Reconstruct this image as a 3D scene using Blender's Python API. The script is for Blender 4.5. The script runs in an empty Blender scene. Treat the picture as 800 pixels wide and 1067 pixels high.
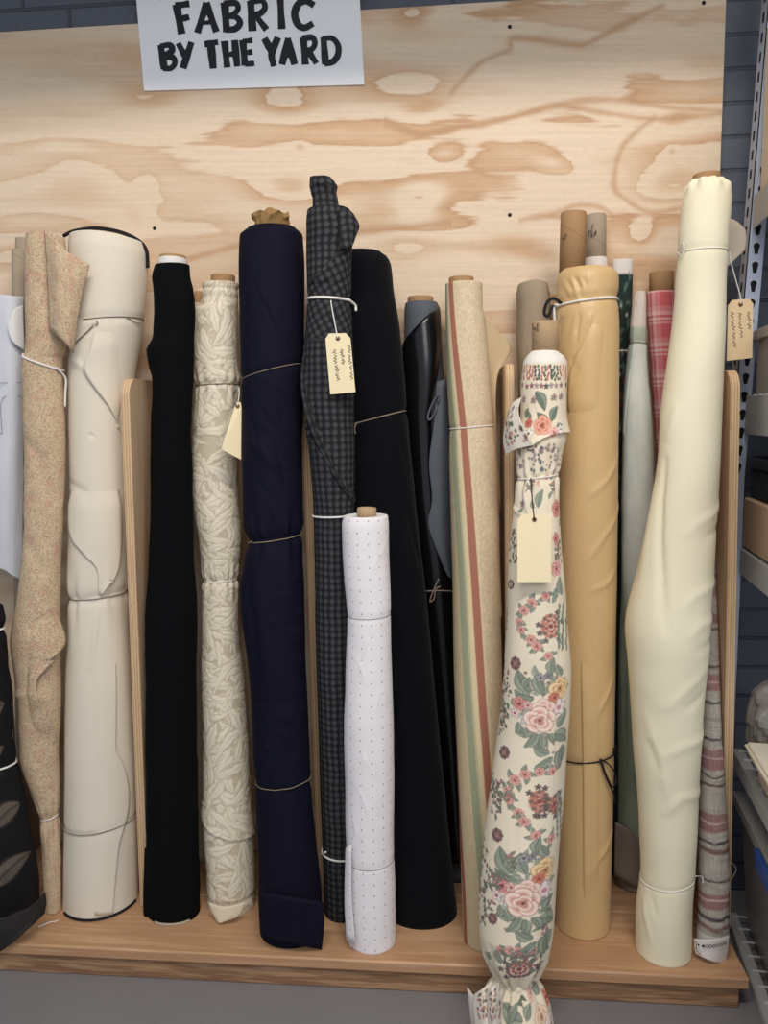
import bpy, math
import numpy as np
from mathutils import Matrix, Vector

# ------------------------------------------------------------------ camera
SC = bpy.context.scene
FOC = 820.0                      # focal length in pixels of the 800 x 1067 frame
ZP = 0.066                       # top of the wooden platform above the floor
CAM = np.array([0.0, -1.72, ZP + 1.0142])
def cam_axes(yaw, pitch, roll):
    f = np.array([-math.sin(yaw)*math.cos(pitch), math.cos(yaw)*math.cos(pitch), -math.sin(pitch)])
    r = np.array([math.cos(yaw), math.sin(yaw), 0.0]); u = np.cross(r, f)
    c, s = math.cos(roll), math.sin(roll)
    return np.array([r*c + u*s, u*c - r*s, f])
RC = cam_axes(*np.radians([5.162, 6.842, -0.839]))
cd = bpy.data.cameras.new('camera'); co = bpy.data.objects.new('camera', cd)
SC.collection.objects.link(co); SC.camera = co
cd.sensor_fit = 'HORIZONTAL'; cd.sensor_width = 36.0; cd.lens = FOC/800*36.0
cd.clip_start = 0.02
m4 = Matrix.Identity(4)
for i in range(3):
    m4[i][0], m4[i][1], m4[i][2], m4[i][3] = RC[0][i], RC[1][i], -RC[2][i], CAM[i]
co.matrix_world = m4

# ------------------------------------------------------------------ light and exposure
SC.view_settings.view_transform = 'Standard'; SC.view_settings.look = 'None'
SC.view_settings.exposure = -0.1; SC.view_settings.gamma = 1.0
SC.view_settings.use_curve_mapping = False
wd = bpy.data.worlds.new('room_ambient'); SC.world = wd; wd.use_nodes = True
wd.node_tree.nodes['Background'].inputs[0].default_value = (0.82, 0.90, 1.0, 1)
wd.node_tree.nodes['Background'].inputs[1].default_value = 0.58
def area_light(name, loc, target, sx, sy, power, color, spread=180):
    l = bpy.data.lights.new(name, 'AREA'); l.shape = 'RECTANGLE'; l.size = sx; l.size_y = sy
    l.energy = power; l.color = color; l.spread = math.radians(spread)
    o = bpy.data.objects.new(name, l); SC.collection.objects.link(o); o.location = loc
    o.rotation_euler = (Vector(target) - Vector(loc)).to_track_quat('-Z', 'Y').to_euler()
    return o
area_light('ceiling_lamp', (0.10, -1.75, 2.75), (-0.05, 0.0, 1.05), 1.5, 0.22, 37, (1.0, 0.93, 0.85))
area_light('shop_lamp', (0.9, -3.2, 2.3), (0.0, 0.0, 0.8), 1.4, 1.0, 23, (0.98, 0.98, 1.0))

# ------------------------------------------------------------------ pixel <-> place helpers
def ray(x, y): return RC.T @ np.array([(x-400)/FOC, (533.5-y)/FOC, 1.0])
def at(x, y, Y):                 # the point of the vertical plane y = Y seen at a pixel
    d = ray(x, y); return CAM + d*((Y - CAM[1])/d[1])
def atz(x, y, z):                # the point of the level plane z seen at a pixel
    d = ray(x, y); return CAM + d*((z - CAM[2])/d[2])
def proj(P):
    d = RC @ (np.asarray(P) - CAM); return 400 + FOC*d[0]/d[2], 533.5 - FOC*d[1]/d[2]

def lin(c):
    c = np.asarray(c, float)/255.0
    return np.where(c <= 0.04045, c/12.92, ((c+0.055)/1.055)**2.4)
def rgba(c): return tuple(lin(c)) + (1.0,)

_T = np.random.default_rng(7).random((256, 256))
def vnoise(x, y, seed=0):
    x = np.asarray(x, float) + seed*17.37; y = np.asarray(y, float) + seed*9.71
    i = np.floor(x).astype(int); j = np.floor(y).astype(int); fx = x-i; fy = y-j
    fx = fx*fx*(3-2*fx); fy = fy*fy*(3-2*fy)
    a = _T[i % 256, j % 256]; b = _T[(i+1) % 256, j % 256]
    c = _T[i % 256, (j+1) % 256]; d = _T[(i+1) % 256, (j+1) % 256]
    return (a*(1-fx)+b*fx)*(1-fy) + (c*(1-fx)+d*fx)*fy
def fbm(x, y, seed=0, o=4):
    s = 0; a = 0.5; t = 0
    for k in range(o):
        s = s + a*vnoise(x*2**k, y*2**k, seed+k*3); t += a; a *= 0.5
    return s/t
def sstep(a, b, x):
    t = np.clip((x-a)/(b-a), 0, 1); return t*t*(3-2*t)
def pchip(xs, ys, x):            # smooth interpolation that never overshoots
    xs = np.asarray(xs, float); ys = np.asarray(ys, float)
    h = np.diff(xs); d = np.diff(ys)/h; m = np.zeros(len(xs))
    if len(xs) > 2:
        p = d[:-1]*d[1:]; mm = np.where(p > 0, 2*d[:-1]*d[1:]/np.where(d[:-1]+d[1:] == 0, 1, d[:-1]+d[1:]), 0); m[1:-1] = mm
    m[0] = d[0]; m[-1] = d[-1]
    x = np.clip(x, xs[0], xs[-1]); k = np.clip(np.searchsorted(xs, x)-1, 0, len(h)-1)
    t = (x-xs[k])/h[k]; t2 = t*t; t3 = t2*t
    return (2*t3-3*t2+1)*ys[k] + (t3-2*t2+t)*h[k]*m[k] + (-2*t3+3*t2)*ys[k+1] + (t3-t2)*h[k]*m[k+1]

# ------------------------------------------------------------------ objects
def thing(name, label, cat, loc=(0, 0, 0), group=None):
    o = bpy.data.objects.new(name, None); SC.collection.objects.link(o)
    o.location = loc; o.empty_display_size = 0.05; o['label'] = label; o['category'] = cat
    if group: o['group'] = group
    return o
def tag(o, label, cat, group=None):
    o['label'] = label; o['category'] = cat
    if group: o['group'] = group
    return o
def mk(name, V, faces, mat, parent=None, uv=None, col=None, smooth=True, kind=None, label=None):
    """ONE mesh object from world-space vertices; faces = list of int arrays (n,3) or (n,4) or list of index lists"""
    V = np.asarray(V, float)
    org = np.array(parent.matrix_world.translation) if parent is not None else None
    if parent is not None:
        o_loc = np.zeros(3); q = parent
        while q is not None: o_loc = o_loc + np.array(q.location); q = q.parent
        V = V - o_loc
    me = bpy.data.meshes.new(name)
    loops = []; starts = []; n = 0
    for fa in faces:
        if isinstance(fa, np.ndarray):
            if len(fa) == 0: continue
            loops.append(fa.ravel()); starts.append(n + np.arange(len(fa))*fa.shape[1]); n += fa.size
        else:
            loops.append(np.array(fa)); starts.append(np.array([n])); n += len(fa)
    L = np.concatenate(loops).astype(np.int32); S = np.concatenate(starts).astype(np.int32)
    me.vertices.add(len(V)); me.vertices.foreach_set('co', V.astype(np.float32).ravel())
    me.loops.add(len(L)); me.loops.foreach_set('vertex_index', L)
    me.polygons.add(len(S)); me.polygons.foreach_set('loop_start', S)
    me.update(calc_edges=True)
    if uv is not None:
        ul = me.uv_layers.new(name='UVMap'); uvl = np.asarray(uv, float)[L]
        ul.data.foreach_set('uv', uvl.astype(np.float32).ravel())
    if col is not None:
        ca = me.color_attributes.new('Col', 'FLOAT_COLOR', 'POINT')
        c4 = np.ones((len(V), 4), np.float32); c4[:, :3] = col
        ca.data.foreach_set('color', c4.ravel())
    me.polygons.foreach_set('use_smooth', np.full(len(S), smooth))
    me.validate()
    if mat: me.materials.append(mat)
    o = bpy.data.objects.new(name, me); SC.collection.objects.link(o)
    if parent is not None: o.parent = parent
    if kind: o['kind'] = kind
    if label: o['label'] = label
    return o
class MB:
    """collects shapes into one mesh"""
    def __init__(s): s.V = []; s.F = []; s.n = 0
    def add(s, V, F):
        V = np.asarray(V, float); s.V.append(V)
        for f in F: s.F.append((f + s.n) if isinstance(f, np.ndarray) else [i + s.n for i in f])
        s.n += len(V); return s
    def box(s, lo, hi, bev=0.0, M=None):
        lo = np.array(lo, float); hi = np.array(hi, float)
        b = min(bev, *(abs(hi-lo)*0.45)) if bev > 0 else 0
        if b <= 0:
            V = np.array([[x, y, z] for x in (lo[0], hi[0]) for y in (lo[1], hi[1]) for z in (lo[2], hi[2])])
            F = [[0, 1, 3, 2], [4, 6, 7, 5], [0, 4, 5, 1], [2, 3, 7, 6], [0, 2, 6, 4], [1, 5, 7, 3]]
        else:                                    # chamfered box: 24 vertices
            V = []; idx = {}
            for sx in (0, 1):
                for sy in (0, 1):
                    for sz in (0, 1):
                        c = np.array([hi[0] if sx else lo[0], hi[1] if sy else lo[1], hi[2] if sz else lo[2]])
                        d = np.array([-1 if sx else 1, -1 if sy else 1, -1 if sz else 1])*b
                        for a in range(3):
                            p = c + d; p[a] = c[a]; idx[(sx, sy, sz, a)] = len(V); V.append(p)
            F = []
            for a in range(3):
                for s0 in (0, 1):
                    o1, o2 = [k for k in range(3) if k != a]; q = []
                    for (u, v) in ((0, 0), (1, 0), (1, 1), (0, 1)):
                        k = [0, 0, 0]; k[a] = s0; k[o1] = u; k[o2] = v; q.append(idx[(*k, a)])
                    F.append(q)
            for a in range(3):                   # edges along axis a
                o1, o2 = [k for k in range(3) if k != a]
                for u in (0, 1):
                    for v in (0, 1):
                        k0 = [0, 0, 0]; k0[o1] = u; k0[o2] = v; k1 = list(k0); k1[a] = 1
                        F.append([idx[(*k0, o1)], idx[(*k1, o1)], idx[(*k1, o2)], idx[(*k0, o2)]])
            for sx in (0, 1):
                for sy in (0, 1):
                    for sz in (0, 1): F.append([idx[(sx, sy, sz, a)] for a in range(3)])
            V = np.array(V); cen = (lo+hi)/2
            for q in F:
                nn = np.cross(V[q[1]]-V[q[0]], V[q[2]]-V[q[0]])
                if np.dot(nn, V[q].mean(0)-cen) < 0: q.reverse()
        if M is not None: V = np.array([list(M @ Vector(v)) for v in V])
        return s.add(V, F)
    def tube(s, P, r, n=7, closed=False, caps=True):
        V, F = tube_geo(P, r, n, closed, caps); return s.add(V, F)
    def prism(s, pts, ext):
        """closed outline pts (n,3) swept by vector ext"""
        P = np.asarray(pts, float); k = len(P); V = np.vstack([P, P+np.asarray(ext)])
        F = [list(range(k))[::-1], list(range(k, 2*k))]
        for i in range(k): F.append([i, (i+1) % k, k+(i+1) % k, k+i])
        return s.add(V, F)
    def build(s, name, mat, parent=None, smooth=False, kind=None, label=None, uv=None):
        return mk(name, np.vstack(s.V), s.F, mat, parent, smooth=smooth, kind=kind, label=label)
def tube_geo(P, r, n=7, closed=False, caps=True):
    P = np.asarray(P, float); k = len(P); r = np.broadcast_to(np.asarray(r, float), (k,))
    if closed: T = np.roll(P, -1, 0) - np.roll(P, 1, 0)
    else: T = np.gradient(P, axis=0)
    T /= np.linalg.norm(T, axis=1)[:, None] + 1e-12
    ref = np.array([0, 0, 1.0]) if abs(T[0][2]) < 0.9 else np.array([1.0, 0, 0])
    V = np.zeros((k, n, 3)); a = np.arange(n)*2*math.pi/n; N = ref
    for i in range(k):
        N = N - T[i]*np.dot(N, T[i])
        if np.linalg.norm(N) < 1e-6: N = np.cross(T[i], [0.3, 0.5, 0.8])
        N = N/np.linalg.norm(N); B = np.cross(T[i], N)
        V[i] = P[i] + r[i]*(np.cos(a)[:, None]*N + np.sin(a)[:, None]*B)
    F = [grid_faces(k, n, wrap_c=True, wrap_r=closed)]
    if caps and not closed: F += [list(range(n))[::-1], list(range((k-1)*n, k*n))]
    return V.reshape(-1, 3), F
def grid_faces(r, c, wrap_c=False, wrap_r=False):
    I = np.arange(r*c).reshape(r, c)
    if wrap_c: I = np.hstack([I, I[:, :1]])
    if wrap_r: I = np.vstack([I, I[:1]])
    return np.stack([I[:-1, :-1], I[:-1, 1:], I[1:, 1:], I[1:, :-1]], -1).reshape(-1, 4)
def curve_pts(pts, n=8, closed=False):
    """Catmull-Rom through points"""
    P = np.asarray(pts, float); k = len(P)
    if k < 3 and not closed: t = np.linspace(0, 1, n+1)[:, None]; return P[0]*(1-t)+P[1]*t
    out = []; rng = range(k) if closed else range(k-1)
    for i in rng:
        if closed: a, b, c, d = P[(i-1) % k], P[i], P[(i+1) % k], P[(i+2) % k]
        else: a = P[i-1] if i else 2*P[0]-P[1]; b = P[i]; c = P[i+1]; d = P[i+2] if i+2 < k else 2*P[-1]-P[-2]
        for t in np.linspace(0, 1, n, endpoint=False):
            out.append(0.5*((2*b)+(-a+c)*t+(2*a-5*b+4*c-d)*t*t+(-a+3*b-3*c+d)*t**3))
    if not closed: out.append(P[-1])
    return np.array(out)

# ------------------------------------------------------------------ materials
class NT:
    def __init__(s, name):
        s.m = bpy.data.materials.new(name); s.m.use_nodes = True; s.t = s.m.node_tree
        s.b = s.t.nodes['Principled BSDF']
    def n(s, typ, ins=None, **kw):
        o = s.t.nodes.new(typ)
        for k, v in kw.items(): setattr(o, k, v)
        for k, v in (ins or {}).items():
            if isinstance(v, bpy.types.NodeSocket): s.t.links.new(v, o.inputs[k])
            else: o.inputs[k].default_value = v
        return o
    def math(s, op, a, b=0.0, c=0.0): return s.n('ShaderNodeMath', {0: a, 1: b, 2: c}, operation=op).outputs[0]
    def mix(s, f, a, b, mode='MIX'):
        o = s.t.nodes.new('ShaderNodeMix'); o.data_type = 'RGBA'; o.blend_type = mode
        for k, v in ((0, f), (6, a), (7, b)):
            if isinstance(v, bpy.types.NodeSocket): s.t.links.new(v, o.inputs[k])
            else: o.inputs[k].default_value = v
        return o.outputs[2]
    def coord(s, kind='UV', scale=(1, 1, 1)):
        t = s.n('ShaderNodeTexCoord').outputs[kind]
        mp = s.n('ShaderNodeMapping', {'Vector': t}); mp.inputs['Scale'].default_value = scale
        return mp.outputs[0]
    def noise(s, vec, scale, detail=3, rough=0.5): return s.n('ShaderNodeTexNoise', {'Vector': vec, 'Scale': scale, 'Detail': detail, 'Roughness': rough}).outputs['Fac']
    def ramp(s, fac, stops, interp='LINEAR'):
        r = s.n('ShaderNodeValToRGB', {'Fac': fac}); e = r.color_ramp; e.interpolation = interp
        while len(e.elements) < len(stops): e.elements.new(0.5)
        for q, (p, c) in zip(e.elements, stops): q.position = p; q.color = c if len(c) == 4 else rgba(c)
        return r.outputs[0]
    def bump(s, h, strength, dist):
        o = s.n('ShaderNodeBump', {'Height': h, 'Strength': strength, 'Distance': dist}); s.t.links.new(o.outputs[0], s.b.inputs['Normal'])
    def base(s, c, rough=0.8, spec=0.3, metal=0.0, sheen=0.0):
        if isinstance(c, bpy.types.NodeSocket): s.t.links.new(c, s.b.inputs['Base Color'])
        else: s.b.inputs['Base Color'].default_value = c
        s.b.inputs['Roughness'].default_value = rough; s.b.inputs['Specular IOR Level'].default_value = spec
        s.b.inputs['Metallic'].default_value = metal; s.b.inputs['Sheen Weight'].default_value = sheen
        return s.m
def plain(name, c, rough=0.7, var=0.06, scale=40, spec=0.3, metal=0.0, bump=0.0, sheen=0.0):
    t = NT(name); v = t.coord('Object'); f = t.noise(v, scale, 4)
    a = [min(1, x*(1+var)) for x in lin(c)]+[1]; b = [x*(1-var) for x in lin(c)]+[1]
    if bump: t.bump(f, 1.0, bump)
    return t.base(t.mix(f, tuple(b), tuple(a)), rough, spec, metal, sheen)
def cloth(name, c, rough=0.9, weave=900, var=0.05, bump=0.0004, sheen=0.0, spec=0.15, broad=9):
    """plain woven fabric on the UVs (metres): fine over-under threads with a little colour slub"""
    t = NT(name); v = t.coord('UV'); x = t.n('ShaderNodeSeparateXYZ', {0: v})
    wx = t.math('SINE', t.math('MULTIPLY', x.outputs[0], weave)); wy = t.math('SINE', t.math('MULTIPLY', x.outputs[1], weave))
    w = t.math('MULTIPLY', wx, wy); sl = t.noise(t.coord('UV', (1, 0.25, 1)), 260, 2); br = t.noise(v, broad, 3)
    h = t.math('ADD', t.math('MULTIPLY', w, 0.3), sl); t.bump(h, 0.6, bump)
    a = tuple(min(1, q*(1+var)) for q in lin(c))+(1,); b = tuple(q*(1-var) for q in lin(c))+(1,)
    f = t.math('ADD', t.math('MULTIPLY', sl, 0.5), t.math('MULTIPLY', br, 0.5))
    return t.base(t.mix(f, b, a), rough, spec, 0, sheen)
def painted(name, rough=0.85, var=0.08, bump=0.0004, scale=500, spec=0.15, sheen=0.0):
    """fabric whose printed or woven pattern is carried by the mesh's colour attribute, plus thread noise"""
    t = NT(name); v = t.coord('UV'); f = t.noise(v, scale, 2)
    c = t.n('ShaderNodeAttribute', attribute_name='Col').outputs['Color']
    k = t.ramp(f, [(0.25, (1-var, 1-var, 1-var, 1)), (0.75, (1, 1, 1, 1))]); t.bump(f, 0.5, bump)
    return t.base(t.mix(1.0, c, k, 'MULTIPLY'), rough, spec, 0, sheen)
def wood(name, light, dark, axis=0, scale=1.0, rough=0.55, ring=28):
    t = NT(name); sc = [14, 14, 14]; sc[axis] = 1.0; sc = tuple(q*scale for q in sc)
    v = t.coord('Object', sc); n1 = t.noise(v, 1.6, 5, 0.6)
    band = t.math('SINE', t.math('MULTIPLY', n1, ring)); fine = t.noise(t.coord('Object', tuple(q*9 if i != axis else q*4 for i, q in enumerate(sc))), 2.0, 3)
    f = t.math('ADD', t.math('MULTIPLY', band, 0.28), t.math('MULTIPLY', fine, 0.7)); t.bump(f, 0.25, 0.0006)
    blot = t.noise(t.coord('Object', tuple(q*0.3 for q in sc)), 1.0, 3)
    return t.base(t.mix(t.math('MULTIPLY', blot, 0.35), t.ramp(f, [(0.05, dark), (0.65, light)]), rgba(dark)), rough, 0.35)
def plyedge(name):
    """the glued layers of plywood seen on a sawn edge: stripes across the 18 mm thickness (object x)"""
    t = NT(name); x = t.n('ShaderNodeSeparateXYZ', {0: t.coord('UV')}).outputs[0]
    w = t.noise(t.coord('UV', (300, 9, 1)), 1.0, 4)
    f = t.math('FRACT', t.math('ADD', t.math('MULTIPLY', x, 3.5/0.018), t.math('MULTIPLY', w, 0.55)))
    c = t.ramp(f, [(0.0, (214, 184, 146)), (0.42, (226, 198, 160)), (0.5, (188, 152, 116)), (0.9, (198, 164, 128)), (1.0, (214, 184, 146))])
    return t.base(t.mix(t.math('GREATER_THAN', t.noise(t.coord('UV', (500, 22, 1)), 1.0, 2), 0.70), c, rgba((120, 84, 55))), 0.75, 0.2)

# ------------------------------------------------------------------ the setting
def painted_node(name, rough, var, scale, spec=0.3): return painted(name, rough, var, 0.0002, scale, spec)

def brick_mat():
    t = NT('painted_brick'); v = t.coord('Object')
    x = t.n('ShaderNodeSeparateXYZ', {0: v}); vv = t.n('ShaderNodeCombineXYZ', {0: x.outputs[0], 1: x.outputs[2], 2: 0.0}).outputs[0]
    b = t.n('ShaderNodeTexBrick', {'Vector': vv, 'Scale': 1.0, 'Mortar Size': 0.0045, 'Mortar Smooth': 0.4, 'Brick Width': 0.205, 'Row Height': 0.0655,
            'Color1': rgba((104, 110, 122)), 'Color2': rgba((97, 103, 115)), 'Mortar': rgba((82, 87, 98))})
    n = t.noise(v, 60, 5); h = t.math('ADD', t.math('MULTIPLY', b.outputs['Fac'], -1.0), t.math('MULTIPLY', n, 0.35))
    t.bump(h, 0.8, 0.004)
    return t.base(t.mix(t.math('MULTIPLY', n, 0.3), b.outputs['Color'], rgba((64, 70, 82))), 0.6, 0.3)
M_BRICK = brick_mat()
MB().box((-2.6, 0.020, -0.02), (1.9, 0.16, 3.0)).build('wall_back', M_BRICK, kind='structure')
MB().box((-2.6, -3.6, -0.05), (1.9, 0.16, 0.0)).build('floor', plain('grey_floor_paint', (128, 125, 127), 0.5, 0.05, 6), kind='structure')
M_CEIL = plain('white_ceiling_paint', (225, 224, 220), 0.9, 0.02, 5)
MB().box((-2.6, -0.56, 2.065), (1.9, 0.02, 3.0)).build('lamp_blocker_1', M_CEIL, kind='structure')   # unseen box added to keep the ceiling lamp off the sheet's top
MB().box((-2.6, -3.6, 3.0), (1.9, 0.16, 3.06)).build('ceiling', M_CEIL, kind='structure')

# plywood sheet fixed to the wall: rotary-cut face veneer painted from contour lines of a stretched field
def ply_colour(X, Z, PX, PY):
    s = np.zeros_like(X)
    f = 1.5*fbm(PX/520+0.3, PY/80+0.7, 3, 3) + 0.22*fbm(PX/90, PY/26, 11, 3)
    # knots and islands seen on the sheet: (px, py, rx, ry, height)
    for (kx, ky, rx, ry, hh) in ((155, 190, 13, 14, .55), (141, 222, 16, 15, .5), (302, 203, 34, 16, .7), (63, 157, 34, 8, -.5), (30, 232, 50, 16, -.6),
                                 (437, 206, 26, 20, -.8), (462, 160, 18, 9, -.6), (697, 190, 34, 22, .8), (577, 172, 22, 9, -.5), (703, 125, 18, 7, .6),
                                 (312, 157, 7, 5, .5), (700, 157, 6, 6, .5), (150, 98, 36, 14, .5), (295, 110, 30, 20, .6), (450, 160, 60, 18, .4),
                                 (590, 45, 60, 14, .6), (425, 80, 40, 14, .6), (740, 75, 50, 14, .7), (440, 110, 26, 10, .6), (500, 255, 90, 24, .7), (420, 255, 30, 22, .6),
                                 (20, 270, 60, 18, .8), (80, 190, 46, 26, .7), (560, 265, 40, 16, .5), (668, 240, 14, 12, .7), (430, 10, 20, 14, .6)):
        q = ((PX-kx)/rx)**2 + ((PY-ky+6*np.sin(PX/37))/ry)**2
        f = f + hh*np.exp(-q)*0.5
    g = f*2.4 + 0.13*(fbm(PX/45, PY/2.2, 71, 2)-.5) + 0.05*fbm(PX/14, PY/6, 21, 2)
    fr = g - np.floor(g)
    band = sstep(0.30, 0.90, fr)*(1-sstep(0.90, 1.0, fr))             # latewood: fades in, ends more sharply
    edge = np.exp(-((fr-0.93)/0.035)**2)
    pale = np.array([230, 208, 182.]); mid = np.array([215, 182, 148.]); dk = np.array([188, 146, 110.])
    k = fbm(PX/190, PY/50, 31, 3)[..., None]; am = sstep(.36, .62, fbm(PX/260+3, PY/70, 61, 3))[..., None]
    c = pale + (mid*(1-0.4*k)+dk*0.4*k-pale)*band[..., None]*(.5+.7*am)
    c = c + edge[..., None]*(dk-c)*(.2+.4*am)
    fine = fbm(PX/60, PY/1.5, 41, 3)[..., None]
    c = c*(0.96+0.08*fine)
    # long wavering resin lines that cross the sheet
    for pts in (((400, 130), (435, 140), (470, 134), (545, 119), (575, 110), (620, 116), (680, 124), (757, 118)),
                ((400, 124), (440, 138), (500, 130), (560, 115), (600, 106), (640, 104), (700, 112), (757, 116)),
                ((682, 122), (660, 140), (645, 160), (640, 195), (655, 210), (680, 222), (720, 214)),
                ((470, 96), (500, 66), (530, 52), (536, 40), (590, 46), (610, 46), (640, 30), (690, 6)),
                ((190, 272), (240, 258), (300, 250), (400, 240), (470, 232)), ((540, 230), (580, 222), (600, 214), (625, 216), (640, 226))):
        P = curve_pts(np.array(pts, float), 8)
        yy = np.interp(PX, P[:, 0], P[:, 1], left=-999, right=-999) if np.all(np.diff(P[:, 0]) > 0) else None
        if yy is None:
            d = np.full(PX.shape, 1e9)
            for a, b in zip(P[:-1], P[1:]):
                ab = b-a; t = np.clip(((PX-a[0])*ab[0]+(PY-a[1])*ab[1])/(ab@ab), 0, 1); d = np.minimum(d, np.hypot(PX-a[0]-t*ab[0], PY-a[1]-t*ab[1]))
        else: d = np.abs(PY-yy)
        d = d + 3*(fbm(PX/20, PY/8, 51, 2)-0.5)
        w = np.exp(-(d/3.2)**2)*0.6
        c = c*(1-w[..., None]) + dk*w[..., None]
    return c
def make_panel():
    t = thing('plywood_board', 'large pale plywood sheet with wavy brown grain fixed behind the fabric rolls', 'panel', (-0.2, 0.0, ZP))
    tl = at(-60, 43, 0); tr = at(755, 0, 0)
    x0, x1 = -1.30, float(at(753, 95, 0)[0]); z1 = float(at(400, 9, 0)[2]); zm = float(at(400, 470, 0)[2]); z0 = ZP
    xs = np.concatenate([np.linspace(x0, -1.0, 6)[:-1], np.linspace(-1.0, x1, 700)]); zs = np.concatenate([np.linspace(z0, zm, 40)[:-1], np.linspace(zm, z1, 420)])
    X, Z = np.meshgrid(xs, zs); V = np.stack([X, np.zeros_like(X), Z], -1)
    d = (V - CAM) @ RC.T; PX = 400+FOC*d[..., 0]/d[..., 2]; PY = 533.5-FOC*d[..., 1]/d[..., 2]
    c = lin(ply_colour(X, Z, PX, PY)); n = V.shape[0]*V.shape[1]; r_, c_ = X.shape
    F = grid_faces(r_, c_)                       # faces -y
    I = np.arange(n).reshape(r_, c_); ring = np.concatenate([I[0, :-1], I[:-1, -1], I[-1, :0:-1], I[:0:-1, 0]])
    VB = V.reshape(-1, 3)[ring] + np.array([0, 0.018, 0]); k = len(ring); j = np.arange(k)
    side = np.stack([ring, n+j, n+(j+1) % k, np.roll(ring, -1)], -1)
    Vall = np.vstack([V.reshape(-1, 3), VB]); C = np.vstack([c.reshape(-1, 3), np.tile(lin((226, 204, 172)), (k, 1))])
    uv = np.stack([Vall[:, 0], Vall[:, 2]], -1)
    o = mk('sheet', Vall, [F, side, list(n+j[::-1])], painted('plywood_face', 0.55, 0.05, 0.0001, 90, 0.25), t, uv=uv, col=C, smooth=False)
    ms = plain('dark_screw_metal', (40, 36, 34), 0.5, 0.1, 80, 0.5, 0.6)
    for (px, py) in ((531, 28), (161, 238), (531, 224), (733, 3)):
        p = at(px, py, 0); a = np.arange(12)*math.pi/6; R = 0.0042
        V = [p+np.array([R*math.cos(q), 0, R*math.sin(q)]) for q in a] + [p+np.array([R*.6*math.cos(q), -0.0016, R*.6*math.sin(q)]) for q in a]
        mk('screw', V, [np.array([[i, (i+1) % 12, 12+(i+1) % 12, 12+i] for i in range(12)]), list(range(12, 24))], ms, t, label='dark screw head')
make_panel()

# low platform of four boards
def make_platform():
    t = thing('wooden_platform', 'low wooden platform of two planks the fabric rolls stand on', 'platform', (-0.2, -0.18, 0))
    xr = float(atz(780, 1017, ZP)[0]); xl = -1.35; th = ZP-float(at(779, 1032, -0.36)[2])
    m1 = wood('warm_fir_plank', (208, 168, 132), (184, 142, 106), 0, 1.0, 0.5, 22)
    m2 = wood('fir_riser', (186, 148, 112), (136, 100, 74), 0, 1.3, 0.6, 34)
    MB().box((xl, -0.36, ZP-th), (xr, -0.1815, ZP), 0.003).build('plank', m1, t)
    MB().box((xl, -0.1785, ZP-th), (xr-0.004, -0.001, ZP), 0.003).build('plank', m1, t)
    zr = -0.0
    MB().box((xl, -0.35, 0.0), (xr-0.014, -0.315, ZP-th-0.0005), 0.002).build('riser', m2, t)
    MB().box((xl, -0.05, 0.0), (xr-0.014, -0.015, ZP-th-0.0005), 0.002).build('riser', m2, t)
    return xr
PLAT_XR = make_platform()

# upright plywood dividers with a rounded upper front corner
M_PLYFACE = wood('divider_face_veneer', (226, 196, 160), (198, 160, 122), 2, 0.8, 0.6, 16)
M_PLYEDGE = plyedge('divider_edge_layers')
def divider(top, bot, Y, label, depth=None, rad=0.035, th=0.018, nearside='left'):
    """front edge's left line from pixel top to pixel bot on plane y = Y"""
    a = at(*top, Y); b = at(*bot, Y); zt = a[2]; lean = (a[0]-b[0])/(a[2]-b[2])
    t = thing('plywood_divider', label, 'divider', (b[0], -0.1, ZP), 'plywood dividers between the rolls')
    prof = [(Y, ZP)]
    for q in np.linspace(0, math.pi/2, 9): prof.append((Y+rad-rad*math.cos(q), zt-rad+rad*math.sin(q)))
    prof += [(-0.001, zt), (-0.001, ZP)]
    n = len(prof); V = []; 
    for k, dx in enumerate((0, th)):
        for (y, z) in prof: V.append((b[0]+lean*(z-b[2])+dx, y, z))
    V = np.array(V)
    fl = MB().add(V, [list(range(n)), list(range(2*n-1, n-1, -1))]); fl.build('face_veneer', M_PLYFACE, t)
    E = []; U = []; F = []
    cum = 0
    for i in range(n):
        j = (i+1) % n; base = len(E); L = math.dist(prof[i], prof[j])
        E += [V[i], V[j], V[n+j], V[n+i]]; U += [(0, cum), (0, cum+L), (th, cum+L), (th, cum)]; cum += L; F.append([base+3, base+2, base+1, base])
    E = np.array(E)
    mk('layered_edge', E, F, M_PLYEDGE, t, uv=U, smooth=False, label='sawn edge showing the plywood layers')
divider((125, 394), (146, 940), -0.225, 'plywood divider between the wide cream roll and the black roll with white core')
divider((313.5, 398), (331, 905), -0.145, 'plywood divider between the navy roll and the charcoal houndstooth roll', th=0.016)
divider((527, 378), (526, 930), -0.195, 'plywood divider behind the floral roll, beside the striped roll', th=0.015)
divider((761.5, 385), (751.5, 967), -0.216, 'plywood divider at the right end, beside the woven striped roll', th=0.0165)

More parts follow.
